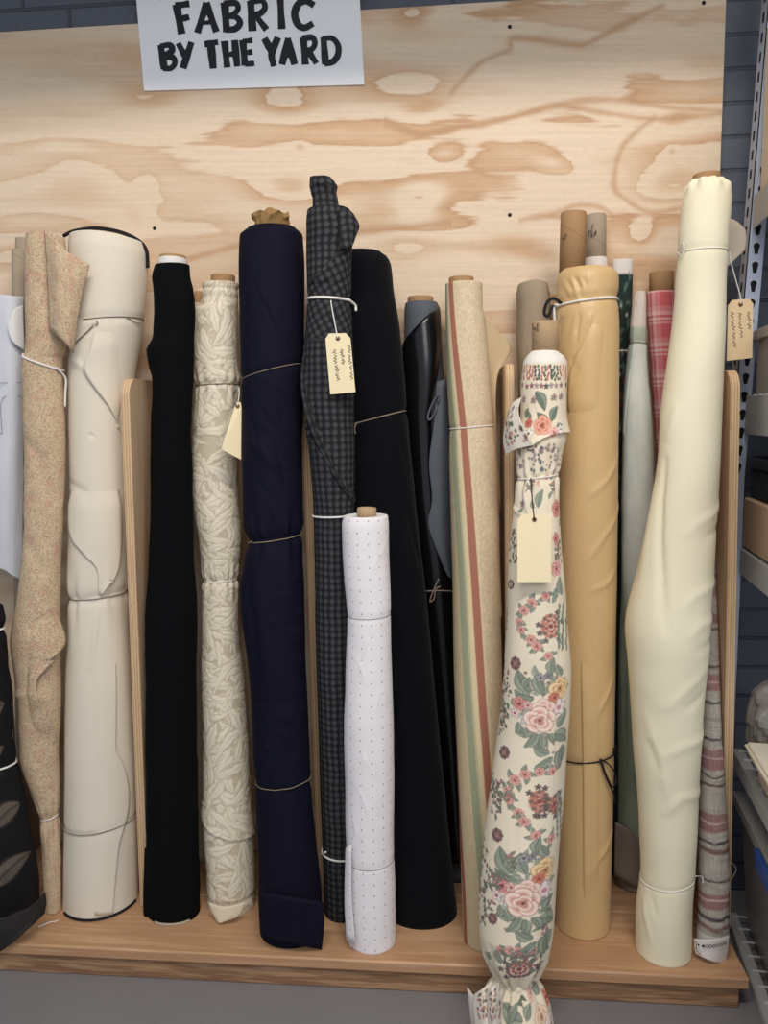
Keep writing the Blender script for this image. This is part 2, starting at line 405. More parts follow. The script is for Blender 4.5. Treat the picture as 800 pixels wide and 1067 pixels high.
# the paper sign
def stroke(pts, w, n=5):
    """a brushed stroke: flat outline ribbon around a centre line given in sign units"""
    P = curve_pts(pts, n) if len(pts) > 2 else np.array([np.array(pts[0])*(1-t)+np.array(pts[1])*t for t in np.linspace(0, 1, 5)])
    T = np.gradient(P, axis=0); T /= np.linalg.norm(T, axis=1)[:, None]; N = np.stack([-T[:, 1], T[:, 0]], -1)
    k = np.linspace(0, 1, len(P)); ww = w*(1+0.10*np.sin(k*5+P[0, 0]))[:, None]/2
    P[0] -= T[0]*w*0.18; P[-1] += T[-1]*w*0.18
    return P+N*ww, P-N*ww
def make_sign():
    YS = -0.004
    t = thing('paper_sign', 'white sign lettered FABRIC BY THE YARD at the top of the plywood', 'sign', at(262, 91, 0))
    bl, br = at(150, 94.5, YS), at(379.5, 88, YS); up = at(142, 0, YS)-bl; up = up/up[2]*0.24
    V = [bl, br, br+up, bl+up]; 
    MB().prism(V, (0, 0.0035, 0)).build('card', plain('white_sign_card', (248, 250, 255), 0.6, 0.015, 8), t)
    L = []                                       # strokes in photo pixels
    def s(w, *p): L.append((w, p))
    # FABRIC
    s(10, (184, 6), (189, 34)); s(9, (184, 6), (196, 4)); s(8, (187, 20), (196, 18))
    s(9, (215, 4), (206, 33)); s(9, (215, 4), (225, 32)); s(6, (210, 24), (221, 23))
    s(10, (234, 4), (236, 32)); s(8, (234, 4), (245, 3), (248, 9), (243, 15), (236, 17)); s(8, (237, 17), (246, 18), (250, 24), (245, 30), (236, 31))
    s(10, (261, 2), (263, 31)); s(8, (261, 2), (273, 1), (276, 8), (271, 14), (263, 16)); s(8, (267, 17), (277, 30))
    s(9, (292, 0), (293.5, 29))
    s(9, (326, 5), (319, 1), (311, 4), (307, 14), (310, 25), (317, 29), (325, 25))
    # BY THE YARD
    s(9, (167.5, 48), (171, 71)); s(8, (168, 48), (177, 47), (179, 53), (171, 58)); s(8, (171, 59), (180, 60), (182, 66), (178, 71), (171, 71))
    s(8, (186, 46), (193, 59)); s(9, (199, 45), (191, 70))
    s(8, (214, 46), (226, 44)); s(10, (219.5, 45), (222, 70))
    s(9, (234, 44), (236.5, 69)); s(9, (244.5, 43), (247, 68)); s(7, (236, 57), (245, 56))
    s(9, (253, 43), (255, 67)); s(7, (254, 43), (262, 42)); s(7, (255, 55), (262, 54)); s(7, (256, 67), (264, 66))
    s(9, (276, 41), (283.5, 55)); s(9, (289, 40), (283, 56), (285, 68))
    s(9, (300, 41), (294, 66)); s(9, (300, 41), (306.5, 66)); s(6, (296.5, 58), (305, 57))
    s(9, (316, 40), (318, 66)); s(8, (316, 40), (325, 39), (328, 45), (325, 51), (318, 53)); s(8, (321, 53), (329, 65))
    s(9, (337, 40), (339, 66)); s(8, (337, 40), (346, 40), (352, 47), (352, 57), (347, 64), (339, 66))
    s(5, (166, -8), (167.5, -1))
    mb = MB()
    for i, (w, p) in enumerate(L):
        A, B = stroke([np.array(q, float) for q in p], w*0.80); n = len(A); yy = YS-0.0006-0.00004*(i % 7)
        V = np.array([at(*q, yy) for q in A]+[at(*q, yy) for q in B])
        i0 = np.arange(n-1); mb.add(V, [np.stack([i0, i0+1, n+i0+1, n+i0], -1)])
    mb.build('lettering', plain('black_sign_paint', (38, 40, 48), 0.6, 0.1, 60), t, label='black hand painted capital letters FABRIC BY THE YARD')
make_sign()

# ------------------------------------------------------------------ fabric rolls
class Roll:
    """a leaning roll: rows of (pixel y, left x, right x) seen on a plane that runs from y=Yt at the top to y=Yb at the foot"""
    def __init__(s, keys, Yt, Yb, ds=1.0, nth=110, nz=150, foot=ZP, top=(0, 0), front=0.72, zdense=None, shrink=0.985):
        ks = [k for k in keys if k[0] is not None]; xm = lambda k: (k[1]+k[2])/2
        y0 = ks[0][0]; last = keys[-1]
        yb = last[0] if last[0] is not None else 950.0
        if last[0] is None:                      # row of the foot: its centre stands on the level z = foot
            for _ in range(4):
                p = at(xm(last), yb, Yb); yb = proj((p[0], Yb, foot))[1]
            ks = ks + [(yb, last[1], last[2])]
        zs = []; cx = []; rx = []; cy = []
        ks0 = ks; ks = []
        for (py, xl, xr) in ks0:              # the rim seen at the top is the near one: it stands higher in the picture than the middle
            w = max(0.0, 1-(py-y0)/70.0) if py < 434 else 0.0; ks.append((py+(434-py)*((xr-xl)/2/FOC)*w*0.95, xl, xr))
        for (py, xl, xr) in ks:
            Y = Yt + (Yb-Yt)*(py-y0)/(yb-y0); a = at(xl, py, Y); b = at(xr, py, Y)
            zs.append((a[2]+b[2])/2); tf = abs((xl+xr)/2-473)/FOC; cf = 1/math.sqrt(1+tf*tf); sf2 = 1-cf*cf          # an oblique line of sight sees a round roll wider than it is
            cx.append((a[0]+b[0])/2); rx.append((b[0]-a[0])/2*shrink*cf/math.sqrt(cf*cf+ds*ds*sf2)); cy.append(Y)
        if last[0] is None: zs[-1] = foot
        o = np.argsort(zs); s.kz, s.kx, s.kr, s.ky = (np.array(q)[o] for q in (zs, cx, rx, cy))
        s.ds = ds; s.top = top; s.z0, s.z1 = s.kz[0], s.kz[-1]; s.r0 = float(np.mean(s.kr))
        nf = int(nth*front); a = np.radians(105)
        s.th = np.concatenate([np.linspace(-a, a, nf), np.linspace(a, 2*math.pi-a, nth-nf+1)[1:-1]])
        s.zr = np.linspace(s.z0, s.z1, nz); s.TH, s.Z = np.meshgrid(s.th, s.zr)
        s.S = (np.where(s.TH > math.pi, s.TH-2*math.pi, s.TH))*s.r0
        s.D = np.zeros_like(s.TH); s.C = None
    def c(s, z): return pchip(s.kz, s.kx, z), pchip(s.kz, s.ky, z), pchip(s.kz, s.kr, z)
    def uv(s, px, py):                           # (arc length, height) on the cloth at a pixel
        z = (s.z0+s.z1)/2; th = 0
        for _ in range(8):
            cx, cy, r = s.c(z); p = at(px, py, cy-r*s.ds*math.cos(th)); z = float(np.clip(p[2], s.z0-0.02, s.z1+0.02))
            cx, cy, r = s.c(z); th = math.asin(float(np.clip((p[0]-cx)/r, -1, 1)))
        return th*s.r0, z
    def line(s, pts): return np.array([s.uv(*p) for p in pts])
    def lumps(s, amp, su=10, sv=6, seed=0, o=3):
        s.D += amp*(fbm(s.S*su, s.Z*sv, seed, o)-0.5)*2; return s
    def _seg(s, P):
        d = np.full(s.S.shape, 1e9); sg = np.zeros(s.S.shape); inn = np.zeros(s.S.shape); tp = np.zeros(s.S.shape); LT = np.sum(np.linalg.norm(np.diff(P, axis=0), axis=1)); l0 = 0.0
        for a, b in zip(P[:-1], P[1:]):
            ab = b-a; L2 = ab@ab+1e-12; t = ((s.S-a[0])*ab[0]+(s.Z-a[1])*ab[1])/L2; tc = np.clip(t, 0, 1)
            ex = s.S-a[0]-tc*ab[0]; ez = s.Z-a[1]-tc*ab[1]; q = np.hypot(ex, ez); k = q < d
            d = np.where(k, q, d); cr = ab[0]*(s.Z-a[1])-ab[1]*(s.S-a[0]); sg = np.where(k, np.sign(cr), sg); 
            tp = np.where(k, (l0+tc*math.sqrt(L2))/LT, tp); l0 += math.sqrt(L2); inn = np.where(k, np.where((t < -0.02) | (t > 1.02), np.exp(-(np.abs(t-tc)*math.sqrt(L2)/0.006)**2), 1), inn)
        s._taper = np.clip(4*tp*(1-tp), 0, 1)**.6; return d, sg, inn
    def crease(s, pts, depth, w):                # depth > 0 is a ridge, < 0 a valley
        d, _, _ = s._seg(s.line(pts)); s.D += depth*s._taper*np.exp(-(d/w)**2); return s
    def edge(s, pts, h, L, side=1):              # the free edge of the cloth: a step that dies away over L
        d, sg, inn = s._seg(s.line(pts)); k = (sg*side > 0); s.D += np.where(k, h*inn*np.exp(-d/L), 0)
        s.D -= np.where(~k, 0.6*h*inn*np.exp(-(d/0.0028)**2), 0); return s
    def pinch(s, pl, pr, depth, w):              # drawn in by a tie across pixels pl - pr
        a, b = s.uv(*pl), s.uv(*pr); zt = s._tz(a, b, s.TH); s.D -= depth*np.exp(-((s.Z-zt)/w)**2); return s
    def _tz(s, a, b, TH):
        sa, sb = math.sin(a[0]/s.r0), math.sin(b[0]/s.r0); k = (b[1]-a[1])/(sb-sa if abs(sb-sa) > .05 else .05); return a[1]+k*(np.sin(TH)-sa)
    def gather(s, pl, pr, amp, w, n=9, seed=0):  # little radiating folds either side of a tie
        a, b = s.uv(*pl), s.uv(*pr); zt = s._tz(a, b, s.TH); dz = s.Z-zt
        ph = s.TH*n + 5*vnoise(s.TH*2, s.Z*8, seed); s.D += amp*np.sin(ph)*np.exp(-(dz/w)**2)*np.minimum(1, np.abs(dz)/0.006); return s
    def surf(s, th, z, off=0.0):
        th = np.asarray(th, float); z = np.clip(np.asarray(z, float), s.z0, s.z1); cx, cy, r = s.c(z)
        tt = np.mod(th+math.radians(105), 2*math.pi)-math.radians(105)
        j = np.clip(np.searchsorted(s.th, tt)-1, 0, len(s.th)-2); u = np.clip((tt-s.th[j])/(s.th[j+1]-s.th[j]), 0, 1)
        f = (z-s.z0)/(s.z1-s.z0)*(len(s.zr)-1); i = np.clip(np.floor(f).astype(int), 0, len(s.zr)-2); v = f-i
        d = (s.D[i, j]*(1-u)+s.D[i, j+1]*u)*(1-v) + (s.D[i+1, j]*(1-u)+s.D[i+1, j+1]*u)*v + off
        return np.stack([cx+(r+d)*np.sin(th), cy-(r*s.ds+d)*np.cos(th), z+0*th], -1)
    def at(s, px, py, off=0.0):                  # a point on the cloth under a pixel
        S, z = s.uv(px, py); return s.surf(S/s.r0, z, off)
    def build(s, name, mat, parent, label=None, hollow=None, edge=0.0022, col=None, kind=None):
        cx, cy, r = s.c(s.Z); R = r+s.D; X = cx+R*np.sin(s.TH); Y = cy-(r*s.ds+s.D)*np.cos(s.TH); Zt = s.Z.copy()
        k = sstep(0.86, 1, (s.Z-s.z0)/(s.z1-s.z0)); sn = np.sin(s.TH)
        Zt += k*np.where(sn < 0, -sn*s.top[0], sn*s.top[1])
        V = np.stack([X, Y, Zt], -1); nz, nt = s.TH.shape
        U = np.where(s.TH > math.pi, s.TH-2*math.pi, s.TH); U = s.TH*s.r0; UV = np.stack([U, s.Z], -1) if getattr(s, 'UVX', None) is None else s.UVX
        rows = [V]; uvs = [UV]; cols = [col] if col is not None else None
        def cap(row, uvr, cr, sgn, target):
            c = row.mean(0)
            for (f, dz) in ((0.985, edge*.6), (0.94, edge), (0.80, edge*.8)) + (((target, edge*.6), (target*.96, -edge*3)) if target else ((0.4, edge*.7), (0.02, edge*.6))):
                q = c+(row-c)*np.array([f, f, f]); q[:, 2] = c[2]+(row[:, 2]-c[2])*f + sgn*dz*(0 if sgn < 0 else 1); yield q
        top = list(cap(V[-1], None, None, 1, hollow)); bot = list(cap(V[0], None, None, -1, None))
        G = np.concatenate([np.array(bot[::-1]), V, np.array(top)]); nb, ntp = len(bot), len(top)
        GU = np.concatenate([np.repeat(UV[:1], nb, 0), UV, np.repeat(UV[-1:], ntp, 0)])
        CC = None
        if col is not None: CC = np.concatenate([np.repeat(col[:1], nb, 0), col, np.repeat(col[-1:], ntp, 0)]).reshape(-1, 3)
        F = grid_faces(G.shape[0], nt, wrap_c=True)
        o = mk(name, G.reshape(-1, 3), [F], mat, parent, uv=GU.reshape(-1, 2), col=CC, label=label, kind=kind); return o
    def overlay(s, left, right, offl, offr, mat, parent, name='loose_edge', th=0.0014, nr=40, ncol=16, rot=0.0, label=None, free='L'):
        """a layer of the cloth lying on the roll between two pixel lines, standing off by offl / offr at its edges; only the free sides (of L R T B) end in an edge, the others run into the roll"""
        A = s.line(curve_pts(np.array(left, float), 6)); B = s.line(curve_pts(np.array(right, float), 6))
        def rs(P): L = np.concatenate([[0], np.cumsum(np.linalg.norm(np.diff(P, axis=0), axis=1))]); q = np.linspace(0, L[-1], nr); return np.stack([np.interp(q, L, P[:, k]) for k in (0, 1)], -1)
        A, B = rs(A), rs(B); w = np.linspace(0, 1, ncol)[None, :, None]; P = A[:, None]*(1-w)+B[:, None]*w; o = offl*(1-w[..., 0])**1.5+offr*w[..., 0]**1.5+.0004+0*P[..., 0]
        cw = np.linspace(0, 1, ncol)[None, :]; rw = np.linspace(0, 1, nr)[:, None]; m = np.ones((nr, ncol))
        if 'L' not in free: m = m*sstep(0, .5, cw)
        if 'R' not in free: m = m*sstep(0, .5, 1-cw)
        if 'T' not in free: m = m*sstep(0, .22, rw)
        if 'B' not in free: m = m*sstep(0, .22, 1-rw)
        top = (o+th)*m-.0022*(1-m); X = s.surf(P[..., 0]/s.r0, P[..., 1], top); Y = s.surf(P[..., 0]/s.r0, P[..., 1], np.where(m > .98, np.maximum(o, .0003), top-th)); n = nr*ncol; F = grid_faces(nr, ncol); I = np.arange(n).reshape(nr, ncol)
        ring = np.concatenate([I[0, :-1], I[:-1, -1], I[-1, :0:-1], I[:0:-1, 0]]); side = np.stack([ring, np.roll(ring, -1), np.roll(ring, -1)+n, ring+n], -1)
        U, Zv = P[..., 0], P[..., 1]; uv = np.stack([U*math.cos(rot)-Zv*math.sin(rot), U*math.sin(rot)+Zv*math.cos(rot)], -1).reshape(-1, 2)
        return mk(name, np.concatenate([X.reshape(-1, 3), Y.reshape(-1, 3)]), [F[:, ::-1], F+n, side], mat, parent, uv=np.vstack([uv, uv]), label=label)
    def tie(s, pl, pr, r, mat, parent, off=0.0, name='tie_string', label=None, knot=None, n=64):
        a, b = s.uv(*pl), s.uv(*pr); th = np.linspace(0, 2*math.pi, n, endpoint=False)
        z = s._tz(a, b, th); P = s.surf(th, z, r*0.7+off); P[:, 2] = np.clip(z, s.z0+.002, s.z1-.001)
        mb = MB(); mb.tube(P, r, 7, closed=True)
        for k in (knot or []): mb.tube(curve_pts(np.array([s.at(x, y, r+o_) for (x, y, o_) in k]), 6), r, 6)
        return mb.build(name, mat, parent, smooth=True, label=label)

def core(px, py_top, py_low, half, Y, mat, parent, wall=0.004, name='cardboard_core', label=None, Yl=None, mouth=None):
    """hollow tube: centre pixel px (or pair top/low), from py_top down to py_low, half width in pixels"""
    py_top = py_top+(434-py_top)*half/FOC*.9 if py_top < 434 else py_top
    pxt, pxl = px if isinstance(px, tuple) else (px, px)
    a = at(pxt, py_top, Y); b = at(pxl, py_low, Y if Yl is None else Yl); r = np.linalg.norm(at(pxt+half, py_top, Y)-at(pxt-half, py_top, Y))/2
    ax = (a-b)/np.linalg.norm(a-b); e1 = np.cross(ax, [0, 1, 0]); e1 /= np.linalg.norm(e1); e2 = np.cross(ax, e1); th = np.linspace(0, 2*math.pi, 40, endpoint=False)
    ring = lambda c, q: c+q*(np.cos(th)[:, None]*e1+np.sin(th)[:, None]*e2)
    R = [ring(b, r*0.3), ring(b, r), ring(a-ax*0.002, r), ring(a, r-0.0008), ring(a, r-wall), ring(a-ax*0.12 if np.linalg.norm(a-b) > .13 else b+ax*.01, r-wall), ring(a-ax*0.12 if np.linalg.norm(a-b) > .13 else b+ax*.01, 0.001)]
    V = np.concatenate(R); n = 40; F = grid_faces(len(R), n, wrap_c=True)
    uv = np.stack([np.tile(th*r, len(R)), V[:, 2]], -1)
    return mk(name, V, [F[:, ::-1]], mat, parent, uv=uv, label=label)
def sheet(name, rows, mat, parent, th=0.0016, n=8, label=None, seed=0, amp=0.0, col=None):
    """a hanging or folded piece of cloth through rows of (px, py, Y) control points"""
    G = np.array([[at(*p) if len(p) == 3 else p for p in r] for r in rows]); 
    G = np.array([curve_pts(r, n) for r in G]); G = np.transpose(np.array([curve_pts(G[:, k], n) for k in range(G.shape[1])]), (1, 0, 2))
    a, b = G.shape[:2]; du = np.gradient(G, axis=1); dv = np.gradient(G, axis=0); N = np.cross(du, dv); N /= np.linalg.norm(N, axis=2)[..., None]+1e-12
    ii, jj = np.meshgrid(np.arange(b), np.arange(a))
    su = np.cumsum(np.linalg.norm(du, axis=2), 1); sv = np.cumsum(np.linalg.norm(dv, axis=2), 0)
    if amp: G = G + N*(amp*2*(fbm(su*25+seed, sv*14, seed)-0.5))[..., None]
    V = np.concatenate([(G+N*th/2).reshape(-1, 3), (G-N*th/2).reshape(-1, 3)]); F = grid_faces(a, b); n0 = a*b
    I = np.arange(n0).reshape(a, b); ring = np.concatenate([I[0, :-1], I[:-1, -1], I[-1, :0:-1], I[:0:-1, 0]])
    side = np.stack([ring, np.roll(ring, -1), np.roll(ring, -1)+n0, ring+n0], -1)
    uv = np.stack([su, -sv], -1).reshape(-1, 2); C = None
    if col is not None: c = col(su, sv, G); C = np.vstack([c.reshape(-1, 3)]*2)
    return mk(name, V, [F[:, ::-1], F+n0, side], mat, parent, uv=np.vstack([uv, uv]), col=C, label=label)
def swing_tag(label, quad, Y, pts, ink=None, twine=None, hole=None, Ys=None, thread=None, card=None):
    """a manila tag: quad = pixel corners tl, tr, br, bl; pts = points of its string; ink = list of pixel polylines"""
    Yq = Y if isinstance(Y, (list, tuple)) else [Y]*4
    c = [np.array(at(*q, y)) for q, y in zip(quad, Yq)]; t = thing('swing_tag', label, 'tag', (c[0]+c[1])/2)
    U = c[1]-c[0]; P = [c[0]*.84+c[1]*.16, c[0]*.16+c[1]*.84, c[1]*.91+c[2]*.09, c[2], c[3], c[0]*.91+c[3]*.09]
    nrm = np.cross(c[1]-c[0], c[3]-c[0]); nrm /= np.linalg.norm(nrm); 
    if nrm[1] > 0: nrm = -nrm
    MB().prism(P, -nrm*0.0006).build('card', card or M_MANILA, t)
    h = c[0]*.5+c[1]*.5+(c[3]-c[0])*0.085 if hole is None else at(*hole, Y)
    e1 = U/np.linalg.norm(U); e2 = np.cross(nrm, e1); a = np.linspace(0, 2*math.pi, 18, endpoint=False); mb = MB()
    V = np.concatenate([h+nrm*0.0006+q*(np.cos(a)[:, None]*e1+np.sin(a)[:, None]*e2) for q in (0.0042, 0.0022)]); mb.add(V, [grid_faces(2, 18, wrap_c=True)])
    mb.build('eyelet', M_EYELET, t, label='reddish brown reinforcing ring')
    V = h+nrm*0.0007+0.0022*(np.cos(a)[:, None]*e1+np.sin(a)[:, None]*e2); MB().add(V, [list(range(18))]).build('hole', M_INK, t, label='dark punched hole')
    S = [at(*p) for p in pts]+[h+nrm*0.001]; MB().tube(curve_pts(np.array(S), 8), 0.0011, 6).build('string', thread or M_STRING, t, smooth=True)
    if ink:
        mb = MB(); O = c[0]; n_ = nrm
        for line in ink:
            Q = []
            for (x, y) in line:
                d = ray(x, y); tt = np.dot(O-CAM, n_)/np.dot(d, n_); Q.append(CAM+d*tt+n_*0.0004)
            mb.tube(curve_pts(np.array(Q), 4), 0.0005, 4)
        mb.build('handwriting', M_INK, t, label='handwritten ink notes')
    return t
def scrawl(x0, y0, x1, y1, amp, n, seed, mean=0):
    """a line of small handwriting between two pixels"""
    rg = np.random.default_rng(seed); k = np.linspace(0, 1, n); d = np.array([x1-x0, y1-y0], float); L = np.hypot(*d); nn = np.array([-d[1], d[0]])/L
    o = amp*np.where(np.arange(n) % 2 == 0, 1, -1)*rg.uniform(.3, 1, n)
    pts = np.stack([x0+d[0]*k, y0+d[1]*k], -1)+nn*o[:, None]
    out = []; i = 0
    while i < n-2:
        j = i+int(rg.integers(4, 8)); out.append(pts[i:j]); i = j
    return [q for q in out if len(q) > 2]

M_MANILA = plain('manila_card', (244, 228, 188), 0.75, 0.025, 60)
M_EYELET = plain('reddish_fibre_ring', (128, 84, 62), 0.7, 0.1, 200)
M_INK = plain('dark_ink', (52, 44, 40), 0.6, 0.1, 100)
M_STRING = plain('white_cotton_string', (232, 228, 222), 0.8, 0.05, 400)
M_TWINE = plain('beige_twine', (140, 126, 104), 0.85, 0.1, 500)
M_THREAD = plain('grey_elastic', (128, 118, 108), 0.8, 0.1, 400)
M_BLACKCORD = plain('black_cord', (30, 28, 30), 0.7, 0.1, 300)
def cardboard(name, c):
    t = NT(name); v = t.coord('UV'); x = t.n('ShaderNodeSeparateXYZ', {0: v}); sp = t.math('FRACT', t.math('ADD', t.math('MULTIPLY', x.outputs[1], 9.0), t.math('MULTIPLY', x.outputs[0], 5.0)))
    l = t.math('LESS_THAN', sp, 0.018); n = t.noise(v, 180, 4)
    a = tuple(q*1.06 for q in lin(c))+(1,); b = tuple(q*0.9 for q in lin(c))+(1,)
    return t.base(t.mix(t.math('MULTIPLY', l, 0.45), t.mix(n, b, a), rgba([q*0.72 for q in c])), 0.8, 0.2)
M_CARD = cardboard('brown_cardboard', (172, 136, 98)); M_CARDG = cardboard('grey_cardboard', (172, 156, 136)); M_CARDL = cardboard('light_cardboard', (190, 160, 124))

# ------------------------------------------------------------------ printing patterns on the cloth (colours of the print itself)
MPP = 0.00172                                     # metres of cloth per photo pixel on the front rolls
class Print:
    def __init__(s, R, base):
        s.R = R; s.S, s.Z = R.S, R.Z; s.C = np.ones(R.S.shape+(3,))*np.asarray(base, float)
    def win(s, S0, Z0, r):
        zi = s.R.zr; i0, i1 = np.searchsorted(zi, Z0-r), np.searchsorted(zi, Z0+r)
        sv = s.S[0]; cols = np.where(np.abs(sv-S0) < r)[0]
        if i1 <= i0 or len(cols) == 0: return None
        return np.ix_(np.arange(i0, i1), cols)
    def put(s, w, m, c):
        m = np.clip(m, 0, 1)[..., None]; s.C[w] = s.C[w]*(1-m)+np.asarray(c, float)*m
    def leaf(s, px, py, ang, L, W, c=(134, 145, 126), c2=(184, 190, 168), dk=(98, 106, 92), raw=False):
        """a leaf from its stalk end: ang in degrees (0 right, 90 up), L and W in pixels"""
        S0, Z0 = (px, py) if raw else s.R.uv(px, py); L *= MPP; W *= MPP; w = s.win(S0, Z0, L*1.05)
        if w is None: return
        a = math.radians(ang); x = s.S[w]-S0; z = s.Z[w]-Z0; u = (x*math.cos(a)+z*math.sin(a))/L; v = (-x*math.sin(a)+z*math.cos(a))
        v = v-0.12*L*np.sin(np.clip(u, 0, 1)*math.pi); uu = np.clip(u, 0, 1); prof = W/2*np.sin(math.pi*uu**0.8)**0.85
        ins = sstep(1.0, 0.72, np.abs(v)/(prof+1e-6))*((u > 0) & (u < 1)); s.put(w, sstep(1.25, 0.95, np.abs(v)/(prof+1e-6))*((u > 0) & (u < 1))*.8, dk)
        vein = 0.5+0.5*np.sin((u*L-np.abs(v)*0.9)/(L/6)*2*math.pi); c = np.asarray(c, float); c2 = np.asarray(c2, float)
        col = c+(c2-c)*(np.where(v > 0, .65, .2)*(.6+.4*vein))[..., None]; s.put(w, ins, col); s.put(w, np.exp(-(v/(0.05*W))**2)*((u > 0) & (u < .95))*.7, dk)
    def petal(s, S0, Z0, r, cin, cout, stretch=1.0):
        w = s.win(S0, Z0, r*1.3*max(1, stretch))
        if w is None: return
        q = np.hypot((s.S[w]-S0)/r, (s.Z[w]-Z0)/(r*stretch)); cin = np.asarray(cin, float); cout = np.asarray(cout, float)
        s.put(w, sstep(1.16, .98, q), cin*.9); s.put(w, sstep(1.04, .88, q), cin+(cout-cin)*sstep(.1, .85, q)[..., None])
    def rose(s, px, py, r, c=(240, 200, 184), c2=(206, 118, 100), rot=0.0):
        """a blown rose: five outer petals, three inner ones and a dark coiled heart"""
        S0, Z0 = s.R.uv(px, py); r *= MPP; c = np.asarray(c, float); c2 = np.asarray(c2, float); e = np.minimum(c*1.06+6, 252)
        for k in (3, 0, 4, 1, 2): a = rot+k*2*math.pi/5+.4; s.petal(S0+.50*r*math.cos(a), Z0+.50*r*math.sin(a), r*.56, c*.45+c2*.55, e, .95)
        for k in (0, 1, 2): a = rot+1.1+k*2*math.pi/3; s.petal(S0+.22*r*math.cos(a), Z0-.05*r+.22*r*math.sin(a), r*.40, c*.3+c2*.7, e*.97+c2*.03, .9)
        s.petal(S0, Z0-.06*r, r*.24, c2*.78, c*.5+c2*.5); s.petal(S0+.02*r, Z0-.02*r, r*.10, c2*.62, c2*.7)
    def twig(s, px, py, ang, L, n=5, c=(128, 130, 112), d=(116, 96, 92), seed=0):
        """a stem with small paired leaves and a bud at its tip"""
        a = math.radians(ang); rg = np.random.default_rng(seed+int(px*7+py))
        for k in range(int(L/1.2)): q = k*1.2; s.dot(px+q*math.cos(a), py-q*math.sin(a)-.06*L*math.sin(q/L*3), .65, d)
        for k in range(n):
            q = L*(k+1)/(n+.3); x, y = px+q*math.cos(a), py-q*math.sin(a); s.leaf(x, y, ang+(55 if k % 2 else -55), rg.uniform(5, 7.5), 2.8, c, (168, 168, 148), d)
        s.dot(px+L*math.cos(a), py-L*math.sin(a), 1.8, (184, 124, 116))
    def flower(s, px, py, r, c=(228, 214, 214), mid=(170, 120, 104), n=5, rot=0.3, gap=.4, raw=False):
        S0, Z0 = (px, py) if raw else s.R.uv(px, py); r *= MPP; w = s.win(S0, Z0, r*1.3)
        if w is None: return
        x = (s.S[w]-S0)/r; z = (s.Z[w]-Z0)/r; q = np.hypot(x, z); f = np.arctan2(z, x)+rot; lim = 1-gap*(0.5+0.5*np.cos(n*f))
        c = np.asarray(c, float); s.put(w, sstep(lim+.12, lim-.05, q), c*.72); s.put(w, sstep(lim-.02, lim-.2, q), c); s.put(w, sstep(.32, .18, q), mid)
    def dot(s, px, py, r, c, sz=1.0, a=1.0, raw=False):
        S0, Z0 = (px, py) if raw else s.R.uv(px, py); r *= MPP; w = s.win(S0, Z0, r*max(1, sz)*1.4)
        if w is None: return
        s.put(w, a*sstep(1.25, .75, np.hypot((s.S[w]-S0)/r, (s.Z[w]-Z0)/(r*sz))), c)
    def bud(s, px, py, r=5, ang=0, c=(226, 168, 154)):
        s.leaf(px, py, ang+150, r*1.9, r*.9); s.leaf(px, py, ang-40, r*1.9, r*.9); s.leaf(px, py, ang+240, r*1.6, r*.8); s.rose(px, py, r*.85, c, (168, 84, 78), ang)
    def spray(s, px, py, h, w_, seed, cols=((120, 92, 92), (96, 108, 92), (176, 120, 112))):
        rg = np.random.default_rng(seed)
        for k in range(int(h*w_/14)):
            x = px+rg.uniform(-w_, w_)/2; y = py+rg.uniform(-h, h)/2
            if rg.random() < .55: s.leaf(x, y, rg.uniform(0, 360), rg.uniform(4, 8), rg.uniform(2, 3.2), cols[1], (140, 150, 130))
            else: s.dot(x, y, rg.uniform(.9, 1.9), cols[0] if rg.random() < .5 else cols[2])
    def medal(s, px, py, rx, ry, seed, c=(206, 130, 112)):
        rg = np.random.default_rng(seed)
        s.dot(px, py, rx*.72, (228, 204, 182), ry/rx)
        for k in range(16):
            a = k*2*math.pi/16; s.dot(px+rx*.72*math.cos(a), py+ry*.72*math.sin(a), 2.1, c if k % 2 else (142, 108, 100))
        for k in range(9):
            a = k*2*math.pi/9; s.dot(px+rx*.4*math.cos(a), py+ry*.4*math.sin(a), 1.7, (c if k % 2 else (178, 96, 84)))
        s.dot(px, py, 2.4, (150, 84, 76))
        for k in range(7):
            a = rg.uniform(0, 6.3); s.flower(px+rx*1.12*math.cos(a), py+ry*1.1*math.sin(a), 3.0, (130, 112, 108), (90, 80, 76), 5)
    def bands(s, pts, mode='z'): pass
    def lin(s, sat=.74):
        g = s.C.mean(-1, keepdims=True); return lin(np.clip(g+(s.C-g)*sat, 0, 255))

def roll_thing(label, R, cat='fabric roll', name='fabric_roll', group='fabric rolls standing against the plywood'):
    return thing(name, label, cat, (R.kx[0], R.ky[0], R.z0), group)

